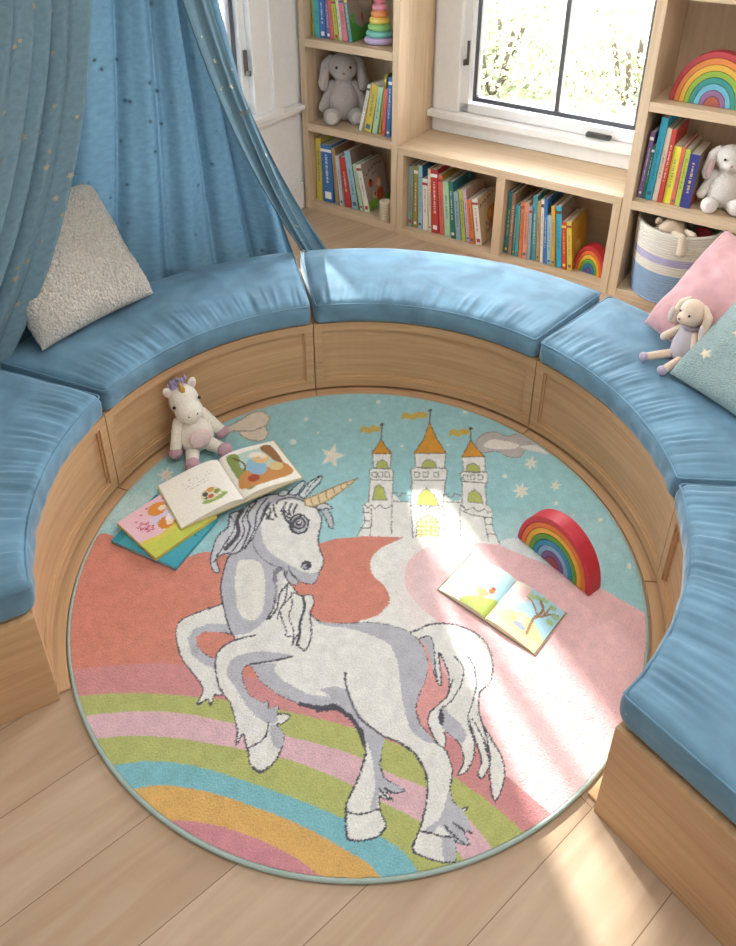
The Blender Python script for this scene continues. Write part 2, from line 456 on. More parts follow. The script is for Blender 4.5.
b = MB(); a0, a1 = LT0+.05, LT1-.05
lbox(b, a1-.024, a1, .035, .075, .7, zt-.05); lbox(b, a0, a0+.024, .035, .075, .7, zt-.05); lbox(b, a0, a1, .035, .075, .7, .724); lbox(b, a0, a1, .035, .075, zt-.074, zt-.05)
lbox(b, -.645, -.62, .037, .073, .7, zt-.05)
obj('sash', b, M_BLACK, w2, bevel=.002)
b = MB(); lbox(b, a0, a1, .053, .057, .7, zt-.05); obj('pane', b, M_GLASS, w2)
b = MB(); lbox(b, LT1-.03, LT1-.018, -.01, .01, .83, .95); lbox(b, LT1-.035, LT1-.02, -.03, 0, .83, .855); obj('latch', b, M_DARKMET, w2, bevel=.003)

# ---- shrubs outside, seen through the panes
def leafy(name, c, r, n, label, cols, seed):
    rnd = random.Random(seed); b = MB()
    for i in range(n):
        d = Vector((rnd.gauss(0, 1), rnd.gauss(0, 1), rnd.gauss(0, 1))).normalized()
        p = Vector(c)+Vector((d.x*r[0], d.y*r[1], d.z*r[2]))*(rnd.random()**.35)
        a = Vector((rnd.gauss(0, 1), rnd.gauss(0, 1), rnd.gauss(0, 1))).normalized(); q = a.orthogonal().normalized(); L = rnd.uniform(.04, .075); w = L*.3
        b.add([p, p+a*L*.5+q*w, p+a*L, p+a*L*.5-q*w], [(0, 1, 2, 3)], rnd.randrange(len(cols)))
    root = thing(name, label, 'shrub', (c[0], c[1], 0), group='shrubs outside the windows')
    o = obj('foliage', b, [plain(k, .9) for k in cols], root, world=True, norm=False)
    s = MB()
    for k in range(5):
        a = k*1.3; s.tube([(c[0], c[1], -.1), (c[0]+.1*math.cos(a), c[1]+.1*math.sin(a), c[2]*.5), (c[0]+.4*r[0]*math.cos(a), c[1]+.4*r[1]*math.sin(a), c[2]+r[2]*.4)], .02, nu=6)
    obj('stem', s, plain('4c463c', .9), root, world=True)
GC = ['636b50', '767c5e', '86886a', '98967a']
p = F(-.25, 2.9, .1); leafy('garden_shrub', p, (.55, .6, .95), 3600, 'pale leafy shrub outside the window over the low bookcase, left pane', GC, 1)
p = F(.95, 2.9, .1); leafy('garden_shrub', p, (.55, .6, .9), 3600, 'pale leafy shrub outside the window over the low bookcase, right pane', GC, 2)
p = F(-2.3, 1.75, .2); leafy('garden_shrub', p, (.8, .8, .8), 2400, 'pale leafy shrub outside the window beside the canopy', GC, 3)
b = MB(); wbox(b, -9, WT+.2, -.2, 11, 12, -.12); wbox(b, -9, -9, -.2, LS-.2, WT+.2, -.12)
tg = NT('rough_grass'); tcg = tg.n('ShaderNodeTexCoord'); ng = tg.n('ShaderNodeTexNoise'); ng.inputs['Scale'].default_value = 3.2; ng.inputs['Detail'].default_value = 9; ng.inputs['Roughness'].default_value = .75
tg.l(tcg.outputs['Object'], ng.inputs['Vector']); rg_ = tg.ramp(ng.outputs['Fac'], [(.36, lin('4f5a40')), (.47, lin('686d50')), (.58, lin('8a8a70'))]); tg.l(rg_.outputs[0], tg.b.inputs['Base Color']); tg.b.inputs['Roughness'].default_value = 1; tg.b.inputs['Specular IOR Level'].default_value = 0
o = obj('lawn', b, tg.m); tag(o, 'sunlit garden ground outside the windows', 'lawn', kind='structure')

# ================================================================== SEATING RING
RB = .838; HB = .307
VEL = velvet('698fa7', sheen=.6)
JO = [-151.5, 158.4, 102.0, 45.2, -3.5, -51.4]       # joints, from the near left end over the back to the near right end
SEC = [(-151.9, -201.6, 'left front'), (158.4, 102.0, 'l'), (102.0, 45.2, 'b'), (45.2, -4.2, 'r'), (-4.2, -51.1, 'rf')]
BL = ['curved oak bench box at the near left, its end panel facing the front', 'curved oak bench box behind the seated plush unicorn', 'curved oak bench box at the back of the ring, in front of the low bookcase',
      'curved oak bench box at the right, below the seated rabbit doll', 'curved oak bench box at the near right, its large end panel facing the front']
CL = ['blue velvet seat cushion at the near left, cut by the photo edge', 'blue velvet seat cushion carrying the fleece pillow', 'blue velvet seat cushion at the back, sun patches on its left end',
      'blue velvet seat cushion carrying the rabbit doll and two pillows', 'blue velvet seat cushion at the near right corner with nothing on it']
RO = 1.27
def fbm(x, y, z): return noise.noise(Vector((x, y, z)))
def cushion_mesh(a0, a1, seed):
    """rounded slab swept along the arc: returns MB"""
    r0, r1, z0, z1 = .826, 1.262, HB+.001, .398
    lo, hi = min(a0, a1)+(.35 if seed < 25 else -.45), max(a0, a1)-(.35 if seed > 5 else -.45)
    n = 190; er = .024
    # cross-section as a loop (r, z) rounded rectangle, dense
    def sec(ins):                                   # ins: shrink 0..1 for rounding the ends
        rr0, rr1, zz0, zz1 = r0+ins, r1-ins, z0+ins*.8, z1-ins
        c = er; pts = []
        def arc(cx, cz, s):
            for k in range(6):
                a = s+k/5*PI/2; pts.append((cx+c*math.cos(a), cz+c*math.sin(a)))
        arc(rr1-c, zz1-c, 0)
        for k in range(1, 40): pts.append((rr1-c+(rr0+c-rr1+c)*k/40, zz1))
        arc(rr0+c, zz1-c, PI/2)
        for k in range(1, 5): pts.append((rr0, zz1-c+(zz0+c-zz1+c)*k/5))
        arc(rr0+c, zz0+c, PI)
        for k in range(1, 6): pts.append((rr0+c+(rr1-c-rr0-c)*k/6, zz0))
        arc(rr1-c, zz0+c, 1.5*PI)
        for k in range(1, 5): pts.append((rr1, zz0+c+(zz1-c-zz0-c)*k/5))
        return pts
    rings = []
    arcR = math.radians(hi-lo)*1.04
    for i in range(n+1):
        rings.append((lo+(hi-lo)*i/n, 0))
    dl = math.degrees(er/1.04)
    seq = []
    for k in range(4):
        a = k/4*PI/2; seq.append((lo+dl*(1-math.sin(a)), er*(1-math.sin(a)) if False else er*(1-math.cos(PI/2-a))))
    seq = [(lo+dl*(1-math.cos(q*PI/8)), er*(1-math.sin(q*PI/8))) for q in range(0, 4)]
    end = [(hi-dl*(1-math.cos(q*PI/8)), er*(1-math.sin(q*PI/8))) for q in range(3, -1, -1)]
    mid = [(lo+dl+(hi-lo-2*dl)*i/n, 0) for i in range(n+1)]
    allr = seq+mid+end
    vs = []; m = None
    for a, ins in allr:
        pts = sec(ins); m = len(pts)
        for (r, z) in pts:
            th = math.radians(a)
            ea = min(a-lo, hi-a)/(hi-lo)
            u = (r-r0)/(r1-r0); top = max(0, (z-(z1-.03))/.03)
            # crown
            if top > 0: z = z+.010*top*min(1, 5*max(0, u)*1.0)*min(1, 5*max(0, 1-u))*min(1, 12*ea+.0)
            # puckers fanning from the inner edge, seams and slow waves
            k = math.exp(-((u-.14)/.17)**2)
            pk = (.8*noise.noise(Vector((th*24+seed, r*2.2, seed)))+.75*noise.noise(Vector((th*62+r*4, r*3, seed+3))))*k
            slow = noise.noise(Vector((th*4, r*5, seed*2)))
            z += top*(.0085*pk+.005*slow+.004*noise.noise(Vector((th*14, r*9, seed+9))))
            side = 1-top
            if u < .02: r += side*(.004*noise.noise(Vector((th*18, z*20, seed)))-.003*math.sin(PI*min(1, max(0, (z-z0)/(z1-z0)))))
            vs.append(R(a, r, z))
    fs = []; L = len(allr)
    for i in range(L-1):
        for k in range(m):
            fs.append((i*m+k, i*m+(k+1) % m, (i+1)*m+(k+1) % m, (i+1)*m+k))
    for i0 in (0, L-1):
        c = sum((Vector(vs[i0*m+k]) for k in range(m)), Vector())/m; vs.append(c); ci = len(vs)-1
        for k in range(m): fs.append((i0*m+k, i0*m+(k+1) % m, ci))
    b = MB(); b.add(vs, fs)
    # piping loops along the upper and lower inner edges
    pip = MB()
    for zz in (z1-.009,):
        pts = [R(lo+.6+(hi-lo-1.2)*i/60, r0+.0035, zz) for i in range(61)]
        pts += [R(hi-.25, r0+.012+(r1-r0-.024)*i/10, zz+.001) for i in range(11)]
        pts += [R(hi-.6-(hi-lo-1.2)*i/60, r1-.004, zz) for i in range(61)]
        pts += [R(lo+.25, r1-.012-(r1-r0-.024)*i/10, zz+.001) for i in range(11)]
        pip.tube(pts, .0030, nu=6, closed=True)
    return b, pip
for i, (a0, a1, nm) in enumerate(SEC):
    lo, hi = min(a0, a1)+.12, max(a0, a1)-.12
    mid = (lo+hi)/2
    root = thing('bench', BL[i], 'bench', tuple(R(mid, 1.03, 0)), (0, 0, math.radians(mid-90)), 'curved oak benches around the rug')
    dg = lambda x: math.degrees(x/RB)
    # carcass (behind the shaker front)
    b = MB(); b.sector(lo, hi, RB+.024, RO, .022, HB-.0005); obj('carcass', b, M_OAKB, root, world=True)
    # front frame
    b = MB(); st = dg(.03)
    b.sector(lo, hi, RB, RB+.024, HB-.032, HB); b.sector(lo, hi, RB, RB+.024, .022, .056)
    b.sector(lo, lo+st, RB, RB+.024, .056, HB-.032, n=2); b.sector(hi-st, hi, RB, RB+.024, .056, HB-.032, n=2)
    obj('front_frame', b, M_OAKB, root, world=True, bevel=.002)
    b = MB(); b.sector(lo+st, hi-st, RB+.014, RB+.0235, .056, HB-.032)
    obj('front_panel', b, M_OAKB, root, world=True)
    b = MB(); e = dg(.006)
    for (za, zb) in ((HB-.038, HB-.032), (.056, .062)): b.sector(lo+st, hi-st, RB+.0075, RB+.0145, za, zb)
    b.sector(lo+st, lo+st+e, RB+.0075, RB+.0145, .062, HB-.038, n=1); b.sector(hi-st-e, hi-st, RB+.0075, RB+.0145, .062, HB-.038, n=1)
    obj('panel_bead', b, M_OAKB, root, world=True, bevel=.0015)
    b = MB(); b.sector(lo, hi, RB+.03, RO-.02, 0, .024); obj('toe_kick', b, plain('4a3526', .7), root, world=True)
    b = MB(); b.sector(lo, hi, .808, RB+.035, 0, .009); obj('plinth', b, M_OAKB, root, world=True, bevel=.002)
    if i in (0, 4):
        a = hi if i == 0 else lo
        # the exposed end panel
        da = .14 if i == 0 else -.14
        b = MB(); b.sector(min(a, a+da*8), max(a, a+da*8), RB-.001, RO+.001, 0, HB, n=1); obj('end_panel', b, M_OAKB, root, world=True, bevel=.0015)
    cr = thing('seat_cushion', CL[i], 'cushion', tuple(R(mid, 1.03, HB)), (0, 0, math.radians(mid-90)), 'blue velvet cushions on the curved benches')
    cb, pip = cushion_mesh(lo, hi, i*7.3+1)
    obj('cover', cb, VEL, cr, world=True, smooth=True); obj('piping', pip, VEL, cr, world=True, smooth=True)

# ================================================================== BOOKCASES
def case_root(name, label, s): return thing(name, label, 'bookcase', tuple(F(s, 0, 0)), (0, 0, ROTW))
D = .34; T = .032
def board(parent, nm, x0, x1, y0, y1, z0, z1, g=None, m=None):
    return obj(nm, MB().box(x0, y0, z0, x1, y1, z1, grain=g), m or M_OAK, parent, bevel=.0018)
r1 = case_root('bookcase', 'tall narrow oak bookcase in the corner left of the window', 0)
board(r1, 'side_panel', 0, .036, 0, D, 0, 2.3); board(r1, 'side_panel', .566, .602, 0, D, 0, 2.3)
for z in (.0, .456, .9, 1.345, 1.79, 2.26): board(r1, 'shelf', .036, .566, 0.001, D, z, z+.042, 0)
board(r1, 'back_panel', .036, .566, D-.012, D, .04, 2.26, 2)
r2 = case_root('bookcase', 'low oak bookcase of two open compartments under the window', .604)
board(r2, 'side_panel', 0, .034, 0, D, 0, .442); board(r2, 'side_panel', 1.108, 1.144, 0, D, 0, .442)
board(r2, 'divider', .55, .594, 0.001, D, .034, .442)
board(r2, 'shelf', .034, 1.108, 0.001, D, 0, .034, 0); board(r2, 'top_board', -.001, 1.145, -.002, D, .442, .482, 0)
board(r2, 'back_panel', .034, 1.108, D-.012, D, .034, .442, 0)
r3 = case_root('bookcase', 'tall oak bookcase right of the window with the rope basket in it', 1.75)
board(r3, 'side_panel', 0, .04, 0, D, 0, 2.3); board(r3, 'side_panel', .96, 1.0, 0, D, 0, 2.3)
for z in (0, .436, .868, 1.305, 1.79, 2.26): board(r3, 'shelf', .04, .96, 0.001, D, z, z+.04, 0)
board(r3, 'back_panel', .04, .96, D-.012, D, .04, 2.26, 2)
# ================================================================== RUG
RR = .799; RT = .011
def build_rug():
    rc = (-.0259, 1.5932)
    g = .0023; n = int(2*RR/g)+1
    xs = rc[0]+(np.arange(n)-(n-1)/2)*g; ys = rc[1]+(np.arange(n)-(n-1)/2)*g
    X, Y = np.meshgrid(xs, ys)
    # drawing coordinates: the plane of the rug as drawn from the survey point
    Z = RT-CAM_H; Dp = Y*math.cos(PITCH)-Z*math.sin(PITCH)
    PX = 368+FPX*X/Dp; PY = 473+CYO+FPX*(-Y*math.sin(PITCH)-Z*math.cos(PITCH))/Dp
    jx = rng.normal(0, .45, X.shape); jy = rng.normal(0, .35, X.shape)
    P = Paint(PX+jx, PY+jy, 'a0ced2')
    f, L = P.fill, P.line
    DK = '55565f'; GY = 'bdbec6'; WH = 'e9e8e4'
    # haze in the sky
    P.soft(150, 500, 75, 35, 'b8dcdc', .7); P.soft(540, 545, 90, 40, 'bfdcdd', .7); P.soft(340, 520, 60, 30, 'a9d6dc', .6); P.soft(610, 540, 60, 50, 'aad2d6', .6)
    f([(80, 525), (110, 500), (165, 492), (200, 502), (160, 515), (120, 520), (90, 540)], 'b5d6d6', a=.7)
    f([(100, 508), (130, 495), (170, 500), (150, 507), (110, 520)], 'c5dfdd', a=.6)
    # pink ground
    f([(350, 560), (395, 537), (430, 538), (470, 541), (500, 545), (520, 552), (560, 566), (601, 588), (650, 616), (660, 700), (600, 830), (480, 880), (300, 700)], 'eec3c5', sm=False)
    f([(498, 543), (520, 538), (545, 548), (575, 562), (560, 568), (520, 554)], 'dfe6e6')
    # coral hill
    f([(50, 545), (84, 548), (100, 534), (113, 536), (140, 550), (186, 556), (205, 552), (240, 556), (290, 552), (321, 543), (339, 538.5), (370, 536), (401, 535), (407, 536), (385, 546), (372, 557), (372, 573), (386, 588), (389, 603), (376, 616), (359, 623), (380, 640), (400, 650), (425, 700), (418, 720), (300, 700), (160, 690), (50, 690)], 'd68d7c')
    P.soft(140, 600, 90, 60, 'db8a77', .5)
    # white swoosh
    f([(401, 536), (407, 536), (385, 546), (372, 557), (372, 573), (386, 588), (389, 603), (376, 616), (359, 623), (390, 640), (450, 640), (436, 620), (418, 605), (405, 585), (408, 562), (425, 548), (450, 541), (430, 537)], 'ecebe6')
    P.soft(420, 590, 26, 55, 'f0dcdc', .55)
    # bands
    def band(top, bot, col): f(top+bot[::-1], col, sm=False)
    t1 = curve([(60, 670), (76, 669), (120, 665), (175, 664), (247, 676), (300, 690), (350, 703), (420, 724), (470, 748), (505, 775), (560, 822)])
    g1 = curve([(60, 698), (79, 696), (120, 693), (160, 694), (197, 697), (245, 703), (290, 712), (340, 724), (385, 739), (420, 755), (454, 777), (490, 803), (530, 838)])
    k1 = curve([(60, 722), (85, 716), (129, 711.6), (175, 712.5), (222, 721), (279, 734), (319, 744), (362, 758), (386, 772), (426, 788), (467, 818), (490, 845), (505, 870)])
    g2 = curve([(60, 745), (95, 739), (129, 736), (175, 738), (230, 747), (282, 758), (337, 778), (386, 804), (420, 821.5), (456, 850), (475, 880)])
    b1 = curve([(80, 772), (114, 765.6), (152, 761), (199, 767), (245, 781), (291, 797), (337, 815.5), (381, 837), (403, 852), (425, 880)])
    o1 = curve([(100, 796), (132, 789), (166, 785.5), (212, 793), (259, 808.6), (309, 829), (347, 851), (369, 864), (390, 890)])
    r3 = curve([(140, 825), (168, 821), (199, 822), (245, 834), (291, 855), (319, 876), (330, 895)])
    bt = [(140, 900), (330, 900)]
    f([(395, 640), (430, 650), (480, 740), (505, 775), (470, 760), (400, 725)], 'e3a5a2'); band(t1, g1, 'd29393'); band(g1, k1, 'b8bd75'); band(k1, g2, 'dfb9c2'); band(g2, b1, 'b8bd75'); band(b1, o1, '84bfc9'); band(o1, r3, 'deb26c')
    f(r3+[(330, 900), (140, 900)], 'd2919a', sm=False)
    # clouds and stars
    cl = cs(200, 390, 3.68, [(70, 160), (100, 135), (135, 118), (165, 100), (190, 84), (232, 80), (257, 104), (243, 134), (250, 160), (232, 186), (190, 184), (158, 172), (134, 150), (100, 160)])
    f(cl, 'e3d6c4'); L(cl, 1.2, 'a59a8a', closed=True); L(cs(200, 390, 3.68, [(140, 150), (190, 150), (240, 132)]), 1.1, 'a59a8a')
    K = lambda pts: cs(340, 390, 3.345, pts)
    c2 = K([(455, 180), (475, 150), (520, 140), (560, 155), (600, 145), (640, 165), (650, 185), (620, 200), (600, 225), (560, 222), (520, 205), (470, 210)])
    f(c2, 'bdb6b2'); L(c2, 1, '9a9390', closed=True); f(K([(480, 185), (510, 165), (560, 172), (600, 185), (570, 198), (500, 195)]), 'e8e2d8')
    f(K([(600, 190), (660, 185), (700, 215), (650, 205)]), 'e6e2da')
    for x, y, r, nn in ((332, 456, 13, 5), (521, 491, 9.5, 7), (531, 463, 7.5, 6), (555.5, 486, 6, 6), (166, 475, 9, 7), (556, 503, 3.2, 5), (629, 566, 4, 5), (573, 515, 2.5, 5)): P.star(x, y, r, 'e8e4d6', nn, .42, .25)
    for x, y, r in ((293, 442, 3.4), (306, 419, 2.2), (350, 420, 1.7), (378, 402, 2.4), (505, 476, 2.6), (418, 453, 2.6), (402, 446, 1.8), (465, 412, 2.2), (448, 445, 1.8), (240, 468, 2), (474, 447, 1.8), (600, 520, 2.5), (318, 433, 1.5)): P.ell(x, y, r, r*.8, 'dfe6de')
    # castle
    CW = 'ecebe6'; CO = '8b8a88'
    f(K([(60, 488), (78, 440), (76, 385), (95, 375), (100, 300), (98, 268), (112, 262), (108, 212), (172, 212), (168, 262), (178, 270), (178, 300), (175, 345), (205, 372), (235, 372), (238, 345), (240, 300), (235, 265), (252, 258), (250, 210), (355, 210), (350, 262), (360, 268), (355, 300), (345, 350), (378, 372), (402, 368), (412, 305), (402, 275), (412, 270), (408, 222), (483, 222), (485, 270), (495, 280), (492, 310), (482, 320), (490, 385), (510, 405), (505, 450), (535, 518), (495, 514), (340, 498), (250, 494)]), CW, sm=False)
    for roof in ([(105, 213), (122, 190), (137, 165), (155, 192), (174, 213)], [(246, 212), (280, 165), (300, 108), (322, 160), (356, 212)], [(406, 224), (422, 198), (437, 167), (460, 198), (484, 222)]):
        f(K(roof), 'd99b3c', sm=False); L(K(roof+[roof[0]]), 1, '7b6546', sm=False)
    for wdw in ([(120, 262), (124, 242), (140, 234), (156, 242), (162, 262)], [(110, 368), (116, 328), (130, 315), (146, 328), (157, 368)], [(272, 262), (279, 240), (298, 233), (316, 240), (325, 262)], [(258, 385), (263, 350), (288, 328), (316, 350), (332, 388)],
                [(421, 275), (425, 252), (445, 244), (465, 255), (469, 277)], [(427, 374), (431, 345), (450, 333), (470, 350), (478, 380)]):
        f(K(wdw), 'b9c06a', sm=False); L(K(wdw+[wdw[0]]), .9, CO, sm=False)
    dr = [(255, 490), (258, 440), (275, 424), (297, 418), (322, 430), (333, 460), (331, 494)]
    f(K(dr), 'efe6b0', sm=False); L(K(dr), 1, CO, sm=False)
    for yy in (440, 455, 470, 483): L(K([(258, yy), (331, yy+3)]), .9, 'c2a95a', sm=False)
    for xx in (272, 288, 304, 320): L(K([(xx, 430), (xx, 490)]), .8, 'c2a95a', sm=False)
    for flg in ([(66, 125), (82, 120), (95, 127), (110, 118), (134, 122), (134, 140), (112, 138), (98, 146), (80, 138), (70, 145)], [(204, 82), (222, 74), (240, 82), (258, 72), (294, 76), (294, 94), (262, 92), (242, 102), (225, 94), (208, 100)], [(364, 136), (380, 129), (396, 136), (412, 128), (432, 132), (432, 150), (410, 149), (396, 158), (380, 151), (368, 156)]):
        f(K(flg), 'cdb35c', sm=False)
    for pl in ([(138, 166), (140, 120)], [(300, 110), (302, 72)], [(437, 168), (437, 132)]):
        L(K(pl), 1.4, '6f6c66', sm=False); x, y = K(pl)[1]; P.ell(x, y-1.2, 2, 1.7, '5f5c58')
    for ln in ([(108, 212), (113, 262), (98, 268), (100, 300), (178, 303), (178, 270), (168, 262), (172, 212)], [(113, 262), (168, 264)], [(100, 300), (96, 378)], [(177, 303), (174, 372), (172, 478)], [(250, 212), (253, 258), (236, 266), (241, 302), (355, 302), (360, 268), (350, 260), (354, 212)], [(253, 258), (350, 262)], [(241, 302), (236, 380), (244, 492)], [(353, 302), (345, 380), (350, 490)],
                [(408, 224), (413, 272), (402, 278), (406, 305), (492, 312), (495, 282), (486, 272), (484, 224)], [(413, 272), (486, 274)], [(408, 306), (408, 380), (400, 400), (404, 500)], [(488, 312), (490, 385)], [(80, 380), (92, 395), (104, 384), (118, 398), (134, 384), (150, 398), (172, 388)], [(76, 385), (84, 440), (58, 488)], [(104, 398), (106, 440), (100, 488)], [(178, 345), (190, 342), (192, 355), (205, 354), (206, 345), (222, 345), (222, 356), (236, 350)], [(178, 372), (236, 374)],
                [(240, 385), (256, 398), (272, 388), (290, 400), (308, 388), (325, 400), (345, 388)], [(346, 350), (360, 346), (362, 358), (378, 356), (380, 346), (398, 350), (404, 352)], [(348, 374), (402, 376)], [(406, 386), (424, 402), (446, 392), (462, 408), (484, 398), (496, 412), (512, 404)], [(404, 402), (440, 418), (480, 424), (510, 428)], [(482, 425), (490, 470), (498, 510)], [(508, 425), (514, 470), (536, 516)], [(75, 410), (96, 410)], [(78, 436), (104, 438)], [(70, 460), (100, 462)], [(486, 450), (510, 450)], [(490, 480), (520, 482)]):
        L(K(ln), 1.05, CO, sm=False)
    for x0 in (108, 128, 150, 250, 280, 314, 412, 436, 462):
        yy = 275 if x0 < 400 else 284
        L(K([(x0, yy), (x0+15, yy), (x0+15, yy+16), (x0, yy+16), (x0, yy)]), .9, CO, sm=False)
    # ---------------- unicorn
    A = lambda pts: cs(200, 460, 4.33, pts)
    B = lambda pts: cs(160, 590, 4.09, pts)
    C3 = lambda pts: cs(320, 600, 4.09, pts)
    C4 = lambda pts: cs(320, 720, 4.09, pts)
    H = lambda pts: cs(330, 600, 3.38, pts)
    def shape(pts, col, w=1.5, dk=DK, sm=True):
        f(pts, col, sm=sm)
        if w: L(pts, w, dk, closed=True, sm=sm)
    # tail
    tail = H([(272, 112), (300, 100), (330, 85), (400, 80), (480, 105), (530, 150), (550, 220), (540, 280), (508, 310), (503, 360), (512, 410), (545, 470), (580, 530), (590, 600), (558, 680), (540, 600), (541, 520), (522, 480), (530, 510), (538, 560), (515, 603), (500, 588), (512, 540), (490, 470), (472, 410), (487, 470), (484, 535), (460, 580), (432, 590), (452, 545), (440, 490), (405, 455), (388, 445), (392, 480), (375, 525), (362, 480), (335, 430), (335, 385), (370, 350), (398, 320), (402, 260), (388, 215), (368, 180), (376, 290), (350, 240), (352, 180), (340, 140), (305, 135)])
    shape(tail, WH)
    f(H([(380, 350), (400, 380), (450, 430), (460, 470), (440, 480), (400, 450), (375, 420)]), GY)
    f(H([(368, 382), (378, 372), (386, 400), (380, 425), (368, 410)]), DK)
    f(H([(305, 130), (340, 125), (355, 180), (362, 260), (345, 220), (330, 165)]), GY)
    for ln in ([(300, 130), (340, 124), (352, 175), (355, 230), (362, 262)], [(420, 190), (448, 225), (445, 280), (410, 340), (370, 372)], [(458, 178), (488, 230), (494, 290), (480, 350), (466, 405), (486, 470)], [(398, 320), (415, 268)], [(480, 400), (520, 470), (541, 525)], [(512, 410), (530, 470), (541, 520)]): L(H(ln), 1.3, DK)
    # far foreleg
    fl = B([(280, 45), (240, 62), (200, 75), (120, 105), (80, 130), (65, 165), (70, 220), (90, 280), (130, 335), (165, 380), (175, 415), (152, 470), (194, 445), (207, 472), (222, 430), (250, 430), (260, 400), (240, 330), (235, 290), (180, 260), (150, 225), (150, 190), (180, 170), (240, 170), (320, 182), (300, 130)])
    shape(fl, WH)
    f(B([(300, 140), (200, 138), (140, 158), (112, 200), (130, 265), (180, 305), (228, 325), (228, 285), (180, 262), (150, 225), (150, 190), (180, 170), (305, 176)]), GY, sm=False)
    # hind far leg + body + hind leg
    body = [(311, 615), (320, 622)]+C3([(40, 96), (100, 97), (200, 93), (270, 100), (340, 120), (380, 145), (420, 190), (438, 240), (435, 310), (400, 400), (390, 450), (410, 510), (470, 580), (520, 620), (542, 700)])+C4([(530, 290), (545, 335), (575, 365), (606, 355), (580, 388), (622, 462), (582, 445), (610, 512), (560, 502), (548, 482), (557, 540), (550, 582), (490, 580), (400, 550), (378, 528), (388, 495), (410, 440), (430, 360), (440, 270), (430, 210), (390, 140), (330, 95), (265, 68), (250, 130), (245, 190), (265, 240), (345, 290), (310, 300), (268, 292), (300, 328), (258, 322), (240, 305), (245, 370), (270, 430), (240, 475), (170, 495), (115, 487), (105, 430), (110, 340), (160, 230), (185, 140), (178, 70)])+C3([(175, 530), (130, 470), (60, 440), (10, 440)])+B([(660, 494), (560, 460), (480, 425), (410, 370), (370, 302), (320, 240), (300, 180), (285, 100), (262, 30), (300, -40), (520, -40), (600, 60)])
    shape(body, WH, sm=False)
    f(C3([(0, 90), (100, 97), (200, 93), (270, 100), (340, 120), (380, 145), (420, 190), (438, 240), (435, 310), (400, 400), (390, 450), (410, 510), (470, 580), (425, 575), (370, 525), (345, 440), (328, 350), (316, 250), (280, 180), (200, 140), (110, 115), (0, 100)]), GY)
    f(B([(370, 302), (410, 370), (480, 425), (560, 460), (690, 498)])+C3([(0, 435), (60, 430), (130, 470), (178, 535), (185, 590), (262, 560), (200, 510), (150, 450), (110, 365), (60, 352), (0, 365)])+B([(700, 440), (600, 425), (510, 375), (465, 330), (480, 300)]), GY, sm=False)
    L([(300, 704), (320, 708), (334, 706), (342, 711), (353, 720), (360, 732), (364, 745)], 4.6, DK); L([(318, 710), (335, 708), (345, 713)], 5, DK)
    f(C4([(190, 60), (262, 70), (250, 130), (245, 190), (265, 240), (340, 288), (240, 300), (235, 370), (205, 360), (225, 280), (215, 160)]), GY)
    f(C4([(530, 290), (545, 335), (580, 365), (600, 395), (620, 460), (582, 445), (608, 510), (550, 490), (500, 440), (480, 440), (460, 465), (425, 455), (490, 400), (515, 330)]), GY)
    f(C4([(500, 480), (545, 490), (557, 540), (548, 580), (510, 575)]), GY)
    for ln in (C3([(103, 298), (105, 340), (130, 420), (170, 490), (265, 560)]), C4([(178, 70), (185, 140), (160, 230), (110, 340), (105, 430), (115, 487), (170, 495), (240, 475), (270, 430), (245, 370)]), C4([(110, 375), (150, 385), (200, 378), (245, 362)]), C4([(405, 455), (450, 462), (500, 476), (550, 478)]),
               C4([(265, 68), (330, 95), (390, 140), (430, 210), (440, 270), (430, 360), (410, 440), (388, 495), (378, 528), (400, 550), (490, 580), (550, 582)]), C4([(265, 280), (310, 300), (345, 290)]), C4([(240, 278), (268, 312), (300, 328)]), C4([(510, 430), (545, 470), (600, 512)]), C4([(545, 420), (580, 445), (620, 462)])): L(ln, 1.9, DK)
    # neck
    nk = A([(140, 395), (118, 430), (105, 470), (90, 540), (95, 600), (115, 690), (140, 755), (220, 745), (290, 690), (330, 640), (345, 560), (380, 480), (300, 380), (220, 330)])
    f(nk, GY); L(A([(140, 395), (118, 430), (105, 470), (90, 540), (95, 600), (115, 690), (140, 755)]), 1.7, DK)
    f(A([(165, 445), (200, 432), (240, 435), (270, 460), (282, 560), (270, 650), (235, 693), (190, 685), (162, 640), (158, 600), (150, 530)]), 'e6e4dc')
    f(A([(290, 690), (220, 748), (160, 765), (300, 840), (420, 830), (380, 740), (340, 660)]), WH)
    # near foreleg
    nl = B([(440, 165), (390, 185), (320, 200), (260, 230), (230, 270), (228, 330), (245, 400), (285, 460), (305, 520), (316, 580), (310, 632), (335, 592), (346, 602), (352, 640), (360, 655), (365, 700), (385, 732), (412, 744), (440, 728), (470, 700), (496, 650), (506, 600), (490, 565), (478, 548), (504, 545), (532, 513), (490, 506), (476, 508), (482, 476), (445, 490), (440, 455), (420, 462), (370, 435), (345, 390), (335, 340), (345, 315), (370, 303), (460, 290), (540, 272), (560, 200)])
    f(nl, WH); L(nl[:-1][1:], 1.7, DK)
    f(B([(540, 270), (470, 255), (400, 252), (320, 268), (282, 300), (275, 350), (310, 400), (340, 450), (385, 510), (440, 545), (480, 540), (476, 508), (482, 476), (445, 488), (440, 455), (420, 460), (370, 435), (345, 390), (335, 340), (345, 315), (370, 302), (460, 288)]), GY)
    f(B([(455, 550), (490, 565), (506, 600), (496, 650), (470, 640), (450, 600)]), GY)
    L(B([(445, 540), (435, 590), (410, 620), (362, 645)]), 1.6, DK); L(B([(385, 732), (412, 746), (440, 728)]), 2.8, DK); L(B([(370, 303), (460, 290), (540, 272)]), 1.9, DK)
    # chest mane
    cm = A([(330, 470), (365, 468), (380, 530), (400, 572), (440, 588), (480, 584), (492, 615), (475, 660), (483, 760), (455, 825), (425, 800), (400, 802), (385, 760), (360, 750), (345, 725), (330, 680), (290, 690), (318, 640), (328, 560), (310, 500)])
